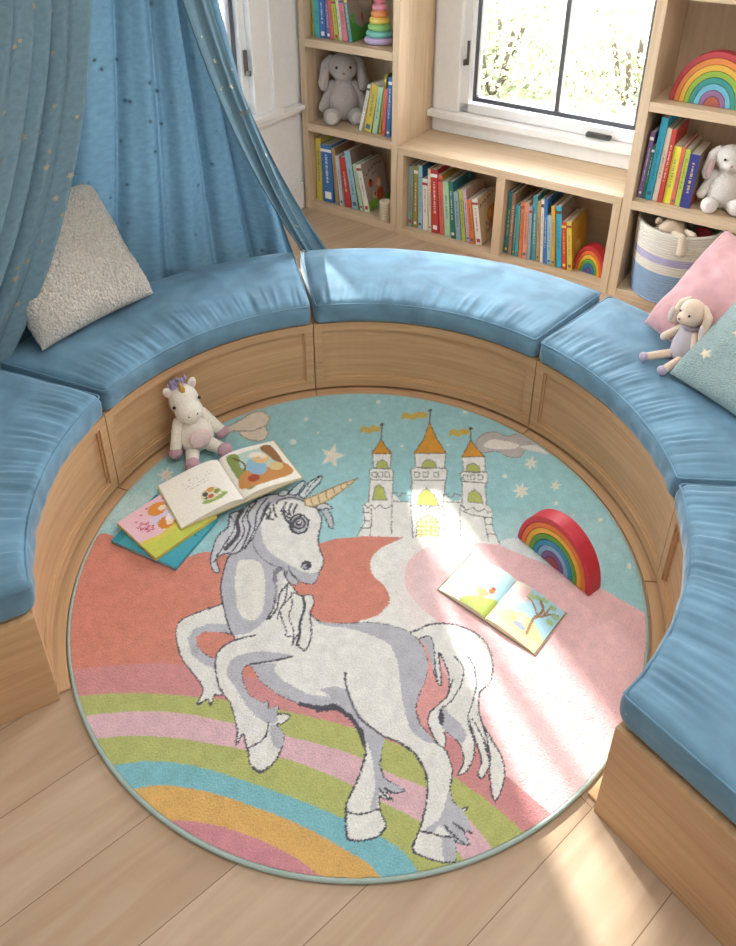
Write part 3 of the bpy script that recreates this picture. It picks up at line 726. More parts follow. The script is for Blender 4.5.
    f(cm, WH)
    L(A([(350, 468), (325, 490), (325, 520)]), 5, DK)
    for ln, w in (([(325, 520), (330, 570), (318, 640), (290, 690)], 1.8), ([(385, 530), (345, 580), (335, 640), (300, 688)], 1.6), ([(380, 545), (370, 600), (345, 650), (335, 690)], 1.4), ([(345, 650), (358, 700), (375, 740), (368, 760), (390, 765)], 1.4), ([(395, 575), (400, 620), (385, 680), (405, 740), (400, 800)], 1.5), ([(445, 590), (452, 640), (435, 700), (430, 760), (420, 800)], 3), ([(475, 660), (483, 760), (455, 825), (425, 800)], 1.5), ([(400, 572), (440, 588), (480, 584), (494, 615), (480, 660)], 1.2), ([(400, 800), (420, 760)], 1.4), ([(350, 640), (395, 590)], 1.2)): L(A(ln), w, DK)
    f(A([(300, 440), (370, 490), (345, 560), (330, 610), (320, 560), (312, 500)]), GY, a=.4)
    # mane behind the head
    mn = A([(350, 148), (300, 150), (240, 175), (180, 215), (130, 235), (122, 290), (85, 320), (60, 370), (45, 440), (62, 485), (84, 480), (72, 430), (110, 405), (165, 400), (235, 330), (270, 260), (290, 200), (340, 170), (380, 162), (450, 176), (430, 150), (390, 145)])
    shape(mn, 'cfd0d6', 1.4)
    for ln, w in (([(185, 215), (160, 260), (165, 320), (110, 385)], 4), ([(245, 180), (205, 240), (215, 300), (175, 395)], 1.8), ([(290, 165), (250, 220), (235, 300), (195, 385)], 1.5), ([(130, 240), (150, 290), (110, 360), (70, 420)], 1.4), ([(215, 200), (185, 260), (190, 320), (140, 395)], 1.5), ([(300, 180), (268, 240), (262, 270)], 1.5), ([(60, 440), (70, 430)], 1.6)): L(A(ln), w, DK)
    # head
    hd = A([(330, 180), (300, 195), (272, 250), (240, 315), (233, 370), (270, 425), (320, 455), (360, 468), (368, 500), (385, 525), (415, 540), (430, 525), (470, 536), (497, 528), (520, 480), (537, 440), (520, 390), (512, 340), (527, 265), (512, 220), (480, 190), (440, 175), (380, 165)])
    shape(hd, 'e8e7e2', 1.5)
    f(A([(235, 330), (233, 370), (270, 425), (320, 455), (362, 470), (380, 520), (415, 540), (430, 525), (470, 535), (497, 528), (515, 485), (480, 492), (440, 480), (400, 460), (340, 425), (290, 385), (268, 330), (260, 280)]), GY)
    f(A([(350, 150), (400, 145), (440, 160), (455, 178), (400, 172), (340, 178), (300, 200), (320, 165)]), GY); L(A([(330, 190), (345, 172), (400, 162), (450, 178)]), 1.5, DK)
    L(A([(385, 460), (395, 490), (430, 525)]), 1.6, DK); L(A([(380, 480), (372, 500)]), 1.3, DK)
    P.ell(*A([(460, 456)])[0], 5.2, 4.6, DK); P.ell(*A([(455, 460)])[0], 3.2, 2.6, 'b9bac2'); P.ell(*A([(462, 458)])[0], 1.6, 1.4, DK)
    ex, ey = A([(428, 277)])[0]
    P.ell(ex, ey, 10.2, 10.4, '4c4d56'); P.ell(ex+.3, ey-.2, 8.2, 8.4, 'c6c6cb'); P.ell(ex-.2, ey-.8, 7.2, 6.4, '5a5b63'); P.ell(ex+.2, ey-.8, 4.6, 4.2, 'bcbcc2'); P.ell(ex, ey-.6, 3, 2.8, '4c4d56'); P.ell(ex+.6, ey-1.2, 1.4, 1.2, 'e8e8ea')
    L(A([(355, 235), (385, 250), (400, 275), (440, 240), (470, 262)]), 2, DK)
    for ln in ([(365, 250), (395, 285), (400, 312)], [(372, 185), (362, 215), (385, 235)], [(398, 190), (385, 215), (392, 238)], [(420, 195), (408, 215), (405, 232)], [(285, 200), (305, 215), (300, 250), (318, 258)], [(318, 195), (322, 225), (330, 245)], [(275, 215), (290, 240), (292, 255)], [(350, 215), (365, 232)]): L(A(ln), 2.1, DK)
    # ears
    shape(A([(385, 148), (400, 125), (440, 92), (455, 100), (430, 135), (415, 152)]), 'cfdde2', 1.3)
    shape(A([(428, 152), (445, 130), (470, 100), (526, 66), (520, 95), (500, 115), (470, 148), (450, 165)]), 'd6dfe2', 1.4); L(A([(520, 72), (480, 110), (455, 150)]), 1.1, DK)
    shape(A([(340, 155), (350, 135), (380, 130), (375, 150)]), 'cfd8dc', 1.2)
    # forelock and horn
    shape(A([(480, 200), (515, 215), (540, 245), (556, 285), (575, 297), (576, 262), (562, 225), (540, 200)]), 'c3c6cc', 1.3)
    shape(A([(500, 205), (530, 185), (560, 196), (576, 212), (545, 208), (530, 215)]), 'd5d6da', 1.2)
    shape(A([(452, 172), (520, 143), (600, 108), (682, 78), (640, 115), (560, 172), (520, 192), (485, 202), (455, 196)]), 'e6cfa6', 1.3, 'a08a64', sm=False)
    for x0, y0, x1, y1 in ((480, 160, 492, 198), (512, 146, 522, 190), (545, 132, 556, 172), (578, 118, 590, 148), (610, 104, 618, 128), (636, 95, 642, 110)): L(A([(x0, y0), ((x0+x1)/2-3, (y0+y1)/2+4), (x1, y1)]), 1.2, 'a08a64')
    # ---------------- mesh
    m_ = n//6+2; lo_ = rng.normal(0, 1, (m_, m_)); lo_ = np.kron(lo_, np.ones((6, 6)))[:n, :n]
    for _ in range(3): lo_ = (lo_+np.roll(lo_, 2, 0)+np.roll(lo_, 2, 1)+np.roll(lo_, -2, 0)+np.roll(lo_, -2, 1))/5
    c = P.c*(1+rng.normal(0, .06, (P.c.shape[0], 1))+.05*lo_.ravel()[:, None])
    keep = ((X-rc[0])**2+(Y-rc[1])**2 < (RR-.003)**2).ravel()
    idx = -np.ones(keep.size, int); idx[keep] = np.arange(keep.sum())
    zz = RT+rng.normal(0, .00045, keep.size)
    vs = np.stack([X.ravel()[keep]-rc[0], Y.ravel()[keep]-rc[1], zz[keep]], 1)
    I = np.arange(keep.size).reshape(n, n)
    q = np.stack([I[:-1, :-1], I[:-1, 1:], I[1:, 1:], I[1:, :-1]], -1).reshape(-1, 4)
    q = q[keep[q].all(1)]; q = idx[q]
    me = bpy.data.meshes.new('pile')
    me.vertices.add(len(vs)); me.vertices.foreach_set('co', vs.ravel())
    me.loops.add(q.size); me.loops.foreach_set('vertex_index', q.ravel().astype(np.int32))
    me.polygons.add(len(q)); me.polygons.foreach_set('loop_start', np.arange(0, q.size, 4, dtype=np.int32)); me.polygons.foreach_set('loop_total', np.full(len(q), 4, np.int32))
    me.update(calc_edges=True); me.validate()
    me.polygons.foreach_set('use_smooth', [True]*len(q))
    set_cols(me, np.clip(c[keep], 0, 1)); me.materials.append(M_PILE)
    root = thing('rug', 'large round rug with a white unicorn, castle and rainbow stripes on the floor', 'rug', (rc[0], rc[1], 0))
    o = bpy.data.objects.new('pile', me); COL.objects.link(o); o.parent = root
    b = MB(); b.tube([(RR*math.cos(2*PI*k/180)-.0*k, RR*math.sin(2*PI*k/180), .0068) for k in range(180)], .0052, nu=10, closed=True)
    obj('binding', b, plain('a9bdb6', .8, bumps=.4, bscale=500), root, smooth=True)
    b = MB(); b.lathe([(0, .0005), (RR-.003, .0005), (RR-.003, .007), (0, .007)], nu=120); obj('backing', b, plain('cfc9bd', .9), root)
build_rug()
# ================================================================== CANOPY
HOOP = Vector((-.78, 2.55, 2.25)); HR = .2
def drape(name, parent, stations, folds, amp, mat, stars, nu=170, nv=90, zb=.4, star_sz=.012, seed=0, col2=None, pr=1.7):
    """stations: list of (u, hoop angle, (bottom angle, radius, bottom z), exponent)"""
    us = [s[0] for s in stations]
    def it(u, k):
        return float(np.interp(u, us, [k(s) for s in stations]))
    vs = []; uvs = []
    def P(u, v):
        ha = math.radians(it(u, lambda s: s[1])); ba = it(u, lambda s: s[2][0]); br = it(u, lambda s: s[2][1]); bz = it(u, lambda s: s[2][2]); ex = it(u, lambda s: s[3])
        T = HOOP+Vector((HR*math.cos(ha), HR*math.sin(ha), 0)); B = R(ba, br, bz)
        k = v**ex
        p = Vector((T.x+(B.x-T.x)*k, T.y+(B.y-T.y)*k, T.z+(B.z-T.z)*v))
        d = Vector((B.x-CX, B.y-CY, 0)).normalized()
        ph = u*folds*2*PI+.9*math.sin(v*3+seed)+1.3*math.sin(u*5+seed)
        a = amp*(.45+.55*v**.7)*(.75+.25*math.sin(u*9+seed+v))
        w = math.sin(ph)+.28*math.sin(2.3*ph+1+seed)
        n2 = noise.noise(Vector((u*9, v*4, seed)))*.010*v
        return p+d*(a*w+n2)+Vector((-d.y, d.x, 0))*(a*.5*math.cos(ph))
    for j in range(nv+1):
        for i in range(nu+1):
            vs.append(P(i/nu, j/nv)); 
    fs = []; fuv = []
    for j in range(nv):
        for i in range(nu):
            a = j*(nu+1)+i; fs.append((a, a+1, a+nu+2, a+nu+1))
            fuv.append([(i/nu, j/nv*2), ((i+1)/nu, j/nv*2), ((i+1)/nu, (j+1)/nv*2), (i/nu, (j+1)/nv*2)])
    b = MB(); b.add(vs, fs, 0, fuv)
    rnd = random.Random(seed+3)
    for k in range(stars):
        u = rnd.uniform(.02, .98); v = rnd.uniform(.35, .97); c = P(u, v); e = .004
        tu = (P(min(1, u+e), v)-P(max(0, u-e), v)).normalized(); tv = (P(u, min(1, v+e))-P(u, v-e)).normalized(); nn = tu.cross(tv).normalized()
        r = star_sz*rnd.choice((.5, .7, 1, 1)); ro = rnd.random()*6
        for sg in (-1, 1):
            pts = [c+nn*sg*.0022]
            for q in range(10):
                rr = r if q % 2 == 0 else r*.45; a = ro+q*PI/5
                pts.append(c+nn*sg*.0022+(tu*math.cos(a)+tv*math.sin(a))*rr)
            b.add(pts, [(0, 1+q, 1+(q+1) % 10) for q in range(10)], 1)
    o = obj(name, b, [mat, STAR_BACKLIT if name == 'back_panel' else GOLD], parent, world=True, smooth=True, norm=False)
    # hems
    h = MB(); h.tube([P(0, j/60) for j in range(61)], .0035, nu=6); h.tube([P(1, j/60) for j in range(61)], .0035, nu=6)
    h.tube([P(i/90, 1) for i in range(91)], .003, nu=6)
    obj('hem', h, [mat], o.parent, world=True, smooth=True)
    return o
GOLD = plain('c2b498', .5, metal=.1); STAR_BACKLIT = plain('4f6470', .5)  # back panel stars get a darker colour, as if backlit
FAB = fabric('5c7c90', .14); FAB2 = fabric('8dacba', .34, 'drape_fabric')
can = thing('canopy', 'pale blue star-dotted fabric canopy hanging over the left benches', 'canopy', tuple(HOOP))
b = MB(); b.tube([HOOP+Vector((HR*math.cos(a*PI/24), HR*math.sin(a*PI/24), 0)) for a in range(48)], .008, closed=True); obj('hoop', b, M_WHITE, can, world=True, smooth=True)
b = MB(); b.tube([HOOP+Vector((0, 0, .12)), (HOOP.x, HOOP.y, CEI)], .003)
for a in range(4): b.tube([HOOP+Vector((0, 0, .12)), HOOP+Vector((HR*math.cos(a*PI/2), HR*math.sin(a*PI/2), 0))], .002)
obj('cord', b, M_WHITE, can, world=True)
# back panel: rests behind the seat from the right edge round to the left
drape('back_panel', can, [(0, 20, (101, 1.325, .30), 1.5), (.5, 80, (128, 1.355, .26), 1.35), (.8, 150, (150, 1.36, .26), 1.35), (1, 185, (172, 1.36, .26), 1.35)], 8, .046, FAB, 110, seed=1, star_sz=.009)
FAB3 = fabric('65818f', .1, 'swag_fabric')
drape('right_swag', can, [(0, -40, (101, 1.225, .415), 2.1), (.5, 0, (99, 1.28, .36), 2.0), (1, 35, (95.8, 1.33, .34), 2.15)], 2.6, .018, FAB3, 26, nu=70, seed=4)
drape('left_panel', can, [(0, 278, (158.5, 1.30, .28), 2.7), (.4, 255, (168, 1.36, .2), 2.4), (1, 205, (195, 1.4, .1), 2.0)], 6, .04, FAB2, 75, seed=7, star_sz=.013)

# ================================================================== PILLOWS
def pillow(name, label, A, Bp, up, size, thick, mat, n=44, fuzz=0, seed=0, roll=0, extra=None):
    """A, Bp lie on the resting edge; up = direction of the side edges"""
    A = Vector(A); Bp = Vector(Bp); ex = (Bp-A).normalized(); ez = (Vector(up)-ex*Vector(up).dot(ex)).normalized(); ey = ez.cross(ex).normalized()
    c0 = (A+Bp)/2
    M = Matrix((ex, ey, ez)).transposed().to_4x4(); M.translation = c0
    root = thing(name, label, 'pillow', tuple(c0), tuple(M.to_euler()))
    WM[root.name] = M
    Wd = size[0]; Hh = size[1]; b = MB()
    for sg in (-1, 1):
        vs = []; fs = []
        for j in range(n+1):
            for i in range(n+1):
                u = -1+2*i/n; v = -1+2*j/n
                rc_ = 1-.008*(u*v)**4; pin = (1-.045*(1-u*u)*abs(v)**3)*rc_; pin2 = (1-.045*(1-v*v)*abs(u)**3)*rc_
                x = u*Wd/2*pin2; z = v*Hh/2*pin
                t = (max(0, 1-u**4)*max(0, 1-v**4))**.5*thick/2
                t += (noise.noise(Vector((u*2.2, v*2.2, seed)))*.010+noise.noise(Vector((u*6, v*6, seed+5)))*.003)*min(1, t*30)
                sag = .012*(1-u*u)*max(0, -v)
                q = Vector((x, sg*t, z+Hh/2))
                if fuzz: 
                    f_ = noise.noise(Vector((x*110, z*110, sg*3+seed)))*fuzz+noise.noise(Vector((x*45, z*45, sg)))*fuzz*.6
                    q.y += sg*f_; 
                vs.append(q)
        for j in range(n):
            for i in range(n):
                a = j*(n+1)+i; fs.append((a, a+1, a+n+2, a+n+1))
        b.add(vs, fs)
    o = obj('cover', b, mat, root, smooth=True)
    # weld the two skins
    bm = bmesh.new(); bm.from_mesh(o.data); bmesh.ops.remove_doubles(bm, verts=bm.verts, dist=.0006); bmesh.ops.recalc_face_normals(bm, faces=bm.faces); bm.to_mesh(o.data); bm.free()
    return root, o
def boucle(col, sc=120):
    t = NT('boucle'); c = lin(col); tc = t.n('ShaderNodeTexCoord'); v = t.n('ShaderNodeTexVoronoi'); v.inputs['Scale'].default_value = sc
    t.l(tc.outputs['Object'], v.inputs['Vector'])
    r = t.ramp(v.outputs['Distance'], [(.1, mul(c, 1.08)), (.7, mul(c, .8))]); t.l(r.outputs[0], t.b.inputs['Base Color'])
    t.b.inputs['Roughness'].default_value = .95; t.b.inputs['Sheen Weight'].default_value = .3
    inv = t.n('ShaderNodeMath', operation='SUBTRACT'); inv.inputs[0].default_value = 1; t.l(v.outputs['Distance'], inv.inputs[1]); t.bump(inv.outputs[0], .9, .008)
    return t.m
A = onz((45, 350), .425); Bq = onz((152, 295), .425); up = onz((95, 178), .79)-Bq
pillow('pillow', 'large cream fleecy pillow leaning on the canopy on the left bench', A, Bq, up, (.45, .46), .16, boucle('ddd5ca', 120), n=130, fuzz=.005, seed=2)
A = onz((645, 324), .425); Bq = onz((694, 364), .425); Bq = A+(Bq-A)/np.linalg.norm(Bq-A)*.42; up = onz((720, 230), .72)-A
pillow('pillow', 'smooth pink pillow leaning behind the rabbit doll', A, Bq, up, (.44, .40), .13, velvet('d3a3a6', 'pink_cotton', .2), seed=9)
A = onz((671, 375), .425); Bq = onz((736, 420), .425); Bq = A+(Bq-A)/np.linalg.norm(Bq-A)*.44; up = onz((738, 298), .63)-A
rt, pl = pillow('pillow', 'pale teal knitted pillow with little gold stars in front of the pink one', A, Bq, up, (.46, .44), .12, boucle('b3d0d0', 260), n=80, fuzz=.002, seed=14)
for sg in (1, -1):
  for (x, z, r) in ((-.15, .10, .020), (-.115, .20, .018), (-.17, .27, .014), (-.02, .12, .016), (-.03, .30, .015), (.1, .2, .016)):
    u = x/.23; v = (z-.22)/.22; t = (max(0, 1-u**4)*max(0, 1-v**4))**.55*.06+.006
    y = sg*t; pts = [(x, y+sg*.004, z)]+[(x+(r if k % 2 == 0 else r*.45)*math.cos(k*PI/5), y, z+(r if k % 2 == 0 else r*.45)*math.sin(k*PI/5)) for k in range(10)]+[(x, y-sg*.006, z)]
    b = MB(); b.add(pts, [(0, 1+k, 1+(k+1) % 10) for k in range(10)]+[(11, 1+(k+1) % 10, 1+k) for k in range(10)])
    obj('star_patch', b, plain('ecdcc4', .6), rt)
# ================================================================== BOOKS
OFF = .045
def s_at(px, z, off=OFF):
    lo, hi = -1.0, 4.0
    def pj(s):
        p = np.array(F(s, off, z))-CAM; Dp = p[1]*math.cos(PITCH)-p[2]*math.sin(PITCH); return 368+FPX*p[0]/Dp
    for _ in range(50):
        m = (lo+hi)/2
        if pj(m) < px: lo = m
        else: hi = m
    return lo
NAMES = dict(yel=('yellow', 'd9c653'), lem=('lemon yellow', 'e3d84a'), blu=('blue', '3f78b8'), tan=('tan', 'b99a6c'), pgr=('pale grey', 'c3c8d2'), red=('red', 'c4453c'), lbl=('light blue', '9cc6d6'),
             pgn=('pale green', 'b5d6b4'), grn=('green', '5f9a58'), wht=('white', 'e9e6dc'), oli=('olive', 'a5963f'), tea=('teal', '4f9ea5'), pnk=('pink', 'd9808a'), cor=('coral', 'dd6f62'),
             ygr=('yellow-green', 'b7c452'), pur=('purple', '8b6fa3'), cre=('cream', 'e4dcc3'), ggy=('grey-green', '8fa8a4'), dgn=('dark green', '2f7d6a'), lav=('lavender', 'cfb3cf'), org=('orange', 'e08048'),
             dte=('dark teal', '2f7e86'), bro=('brown', 'a88a72'), sal=('salmon', 'e39a80'), gbl=('grey-blue', '93b0c0'), cya=('bright cyan', '3bb0cf'), nav=('navy blue', '3a3f86'), och=('ochre', 'd9a53a'), tur=('turquoise', '55b4bd'))
def text_marks(b, x0, x1, z0, z1, y, rnd, mi, vert=True):
    """small lettering-like strokes"""
    z = z0
    while z < z1:
        h = rnd.uniform(.003, .006); wv = (x1-x0)*rnd.uniform(.4, .8); c = (x0+x1)/2
        b.box(c-wv/2, y-.0006, z, c+wv/2, y, z+h*.55, mi); z += h*rnd.choice((1.0, 1.0, 1.3, 2.2))
def make_book(label, group, s, z, off, t, h, d, lean, key, face=None, rnd=random, cover=None):
    th = math.radians(lean)
    zz = z+max(0.0, t*math.sin(th))+.0008
    root = thing('book', label, 'book', tuple(F(s, off, zz)), (0, th, ROTW), group)
    c = NAMES[key][1]; ct = .0018 if t > .008 else .0012
    b = MB(); b.box(0, 0, 0, ct, d, h, 2 if face else 0); b.box(t-ct, 0, 0, t, d, h, 2 if face else 0); b.box(0, -.0006, 0, t, ct, h, 0)
    dark = sum(lin(c)) < .9
    mk = rnd.choice(['f2ead6', 'f6d86a', 'ffffff'] if dark else ['6b5a50', 'b4484a', '3f6f8f'])
    if t > .009:
        text_marks(b, t*.32, t*.68, h*rnd.uniform(.25, .35), h*rnd.uniform(.7, .85), -.0006, rnd, 1)
        if rnd.random() < .6: b.box(t*.2, -.0013, h*.06, t*.8, -.0006, h*.06+t*.6, 1)
    if rnd.random() < .35: b.box(0, -.0011, h*.88, t, -.0006, h*.93, 1)
    obj('cover', b, [plain(c, .45), plain(mk, .5), plain(face or c, .5)], root)
    b = MB(); b.box(ct, ct+.001, .003, t-ct, d-.004, h-.003); obj('pages', b, M_PAGE, root)
    if cover:
        fw, fh = d, h
        painted('cover_picture', root, 60, 66, lambda u, v: (t+.0007, u*d*.995+.001, h*(1-v)*.995+.001), 1, 1, face or c, cover)
    return root
def row(shelf, group, z, x0, x1, ent, org, lastcov=None, side='r', deep=.2, off=OFF, close=None, leans=None):
    """ent: (colour key, bottom x0, bottom x1, top x, top y, face) in crop coordinates of org=(ox, oy, scale)"""
    rnd = random.Random(len(group)+len(ent)); ox, oy, sc = org
    dat = []
    for e in ent:
        key, xa, xb, xt, yt = e[:5]
        sa = s_at(ox+xa/sc, z, off); sb = s_at(ox+xb/sc, z, off)
        st, ztp = fr((ox+xt/sc, oy+yt/sc), off)
        dat.append([key, sa, max(.006, sb-sa), math.degrees(math.atan2(st-sa, max(.08, ztp-z))), max(.1, ztp-z), e[5] if len(e) > 5 else None])
    n = len(dat); ks = np.arange(n)
    if leans: ln = np.linspace(leans[0], leans[1], n)
    else: ln = np.polyval(np.polyfit(ks, [d[3] for d in dat], 1), ks)
    # pack without touching
    def pack(f):
        pos = [x0]
        for i in range(1, n):
            tp = dat[i-1][2]*f/math.cos(math.radians(ln[i-1])); g = .0012
            hm = min(dat[i-1][4], dat[i][4]); dt = math.tan(math.radians(ln[i-1]))-math.tan(math.radians(ln[i]))
            pos.append(pos[-1]+tp+g+max(0, hm*dt))
        return pos, pos[-1]+dat[-1][2]*f/math.cos(math.radians(ln[-1]))
    lo, hi = .3, 2.5
    for _ in range(30):
        m = (lo+hi)/2
        if pack(m)[1] < x1: lo = m
        else: hi = m
    pos, _ = pack(lo)
    for i, d in enumerate(dat):
        nm = NAMES[d[0]][0]
        if i == 0: wh = f'first book from the left on {shelf}'
        elif i == n-1: wh = f'last book on the right on {shelf}'
        else: wh = f'between {NAMES[dat[i-1][0]][0]} and {NAMES[dat[i+1][0]][0]} on {shelf}'
        lab = f'{nm} {"book " if i not in (0, n-1) else ""}{wh}' if i not in (0, n-1) else f'{nm} book, {wh.replace("book ", "")}'
        h = d[4]/math.cos(math.radians(ln[i]))
        make_book(lab, group, pos[i], z, off+rnd.uniform(0, .008), d[2]*lo, h, deep*rnd.uniform(.9, 1.05), ln[i], d[0], d[5], rnd, lastcov if i == n-1 else None)
O3 = (300, 125, 6.69); O2 = (300, 50, 6.69); O1 = (300, 0, 6.69); O4 = (400, 150, 7.01); O5 = (495, 170, 6.13); O6 = (636, 100, 7.28)
def cov_ladybug(P):
    P.fill([(0, .82), (.3, .78), (.7, .88), (1, .8), (1, 1), (0, 1)], '7fae4e'); P.ell(.27, .45, .09, .09, 'b8432f'); P.ell(.27, .4, .05, .04, '3a2a26')
    P.ell(.62, .5, .13, .12, 'd99a5a'); P.ell(.62, .52, .09, .09, 'f0cfae'); P.fill([(.5, .65), (.74, .65), (.8, .85), (.45, .85)], 'c05a3c'); P.ell(.35, .72, .1, .08, 'd8b07a'); P.ell(.38, .7, .05, .04, '8d4a35')
    for x0, y0 in ((.12, .28), (.26, .22), (.4, .18), (.54, .15), (.68, .14), (.82, .16)): P.line([(x0, y0), (x0+.03, y0-.05), (x0+.06, y0), (x0+.09, y0-.04)], .018, '5d4a45')
    P.line([(.3, .32), (.6, .27)], .015, '5d4a45', sm=False)
def cov_bear(P):
    for x0, y0 in ((.1, .2), (.22, .17), (.34, .15), (.5, .12), (.62, .1), (.76, .08)): P.line([(x0, y0), (x0+.03, y0-.06), (x0+.06, y0), (x0+.09, y0-.05)], .02, '5d4a45')
    P.ell(.62, .48, .2, .16, 'd88a44'); P.ell(.58, .46, .1, .09, 'e8b070'); P.ell(.8, .4, .07, .1, 'c8743a'); P.ell(.6, .7, .14, .1, 'b98a66'); P.ell(.35, .62, .05, .04, '8a7a6a'); P.ell(.4, .8, .12, .04, 'a59a78')
def cov_green(P):
    P.fill([(0, .55), (.2, .5), (.3, .66), (.5, .75), (.75, .68), (1, .8), (1, 1), (0, 1)], '4f8f45'); P.ell(.55, .5, .05, .08, 'b0503a'); P.line([(.55, .55), (.56, .7)], .03, '7a4a3a'); P.ell(.15, .5, .09, .12, '5fa050')
    for x0 in (.25, .4, .55, .7): P.line([(x0, .3), (x0+.03, .24), (x0+.07, .3)], .02, '8a7a70')
    P.soft(.8, .2, .3, .2, 'd8c8b8', .5)
def cov_ochre(P):
    P.ell(.45, .35, .2, .14, 'c88a2c'); P.ell(.4, .6, .18, .12, 'e6c060'); P.fill([(0, .8), (.5, .75), (1, .85), (1, 1), (0, 1)], 'a8742c')
def cov_grey(P):
    P.ell(.4, .35, .2, .15, 'b8ab9c'); P.ell(.6, .6, .2, .16, '8a7a6e'); P.fill([(0, .8), (.4, .7), (.6, 1), (0, 1)], 'a4604a')
row('the lowest corner shelf', 'books in the lowest corner compartment', .043, .045, s_at(300+466/6.69, .043), [('yel', 120, 155, 85, 85), ('blu', 180, 248, 118, 125, '3f78b8'), ('tan', 262, 285, 185, 150, '9a7a55'), ('pgr', 288, 312, 205, 200), ('red', 316, 356, 232, 210, 'd07a45'), ('lbl', 372, 410, 275, 170, '8d7468'), ('pgn', 412, 434, 340, 265), ('wht', 436, 470, 378, 272, 'a99c90')], O3, cov_ladybug, leans=(-.3, -13))
row('the middle corner shelf', 'books in the middle corner compartment', .499, s_at(300+392/6.69, .499), .563, [('wht', 392, 414, 450, 235), ('yel', 418, 470, 480, 240), ('pgn', 475, 510, 515, 250), ('oli', 512, 524, 548, 165), ('cor', 520, 542, 555, 260), ('blu', 545, 572, 575, 180), ('tur', 576, 606, 600, 165)], O2, None, leans=(13, 0))
row('the upper corner shelf', 'books in the upper corner compartment', .943, .05, s_at(300+345/6.69, .943), [('ygr', 72, 84, 60, -20), ('tur', 86, 122, 78, -30), ('blu', 125, 162, 110, -25), ('pur', 165, 190, 140, -20), ('cor', 200, 222, 160, -15), ('ygr', 228, 256, 190, -10), ('cre', 258, 276, 215, -20), ('pnk', 284, 318, 245, -15), ('tea', 325, 345, 275, -20, 'a09184')], O1, cov_green, leans=(-.3, -9))
row('the left shelf under the sill', 'books in the left compartment under the window', .035, .645, s_at(400+570/7.01, .035), [('ggy', 65, 98, 55, 110), ('oli', 100, 128, 92, 110), ('lbl', 135, 162, 112, 105, '3f6fa0'), ('wht', 165, 200, 150, 200), ('cre', 201, 218, 172, 130), ('red', 220, 266, 190, 130, 'a8303c'), ('cor', 272, 302, 222, 165, 'b08a3a'), ('pgn', 320, 360, 270, 215), ('dgn', 364, 394, 312, 215, '2f6f80'), ('gbl', 396, 430, 352, 290), ('ygr', 435, 460, 385, 275, 'b9a08a'), ('lav', 468, 490, 418, 275, 'b59a86'), ('org', 494, 526, 450, 345, 'b98a60'), ('wht', 530, 570, 490, 345, 'd0b794')], O4, cov_bear, leans=(-.3, -10))
row('the right shelf under the sill', 'books in the right compartment under the window', .035, 1.205, s_at(495+468/6.13, .035), [('dte', 40, 62, 75, 130), ('bro', 65, 86, 92, 140), ('tea', 92, 107, 105, 210), ('tur', 109, 126, 118, 215), ('org', 130, 150, 134, 190), ('sal', 152, 180, 155, 195), ('gbl', 190, 209, 174, 215), ('tea', 220, 246, 190, 150), ('tan', 250, 271, 208, 180), ('wht', 273, 290, 222, 170), ('blu', 292, 312, 242, 165), ('lbl', 316, 341, 277, 270), ('och', 343, 366, 292, 210), ('cya', 371, 406, 328, 215, '8d8078'), ('red', 412, 440, 380, 315), ('yel', 443, 475, 410, 315, 'c8963c')], O5, cov_ochre, leans=(-.3, -8))
row('the book shelf beside the rabbit', 'books beside the white rabbit', .477, 1.795, s_at(636+384/7.28, .477), [('pur', 10, 36, 80, 230), ('dgn', 48, 66, 95, 330), ('cya', 75, 116, 135, 115), ('cre', 120, 151, 172, 200), ('red', 158, 188, 212, 205), ('lem', 192, 240, 235, 330), ('cor', 246, 268, 282, 335), ('ygr', 278, 311, 308, 350, 'b8a890'), ('nav', 322, 384, 350, 385, '8a7a6a')], O6, cov_grey, deep=.22, leans=(2, 0))

# ---- books lying on the rug
def frame(o, ax, ay, z):
    ex = Vector((ax[0]-o[0], ax[1]-o[1], 0)); a = math.atan2(ex.y, ex.x); return a
def flat_book(label, corner, along, other, z, t, cols, draw, mark=None):
    """corner -> along is the lower edge, corner -> other the left edge"""
    w = math.hypot(along[0]-corner[0], along[1]-corner[1]); h = math.hypot(other[0]-corner[0], other[1]-corner[1])
    a = math.atan2(along[1]-corner[1], along[0]-corner[0])
    root = thing('book', label, 'book', (corner[0], corner[1], z), (0, 0, a))
    b = MB(); ct = .0018
    b.box(0, 0, 0, w, h, ct); b.box(0, 0, t-ct, w, h, t); b.box(0, 0, 0, w, ct, t)
    obj('cover', b, [plain(cols, .4)], root, bevel=.0006)
    b = MB(); b.box(.003, ct, ct, w-.003, h-.003, t-ct); obj('pages', b, M_PAGE, root)
    painted('cover_picture', root, 110, 90, lambda u, v: (.001+u*(w-.002), .001+(1-v)*(h-.002), t+.0006), 1, 1, cols, draw)
    return root
def cov_teal(P):
    P.soft(.5, .5, .7, .7, '6fbfce', .5); P.fill([(.0, .0), (1, 0), (1, .1), (0, .12)], '3a93a6', sm=False)
    for k, x0 in enumerate((.60, .66, .72, .78, .84)):
        P.line([(x0, .93), (x0, .84), (x0+.035, .84), (x0+.03, .89), (x0, .89)], .014, '3e4a4c', sm=False)
    P.line([(.08, .5), (.11, .45), (.14, .52), (.17, .46)], .015, '3e4a4c')
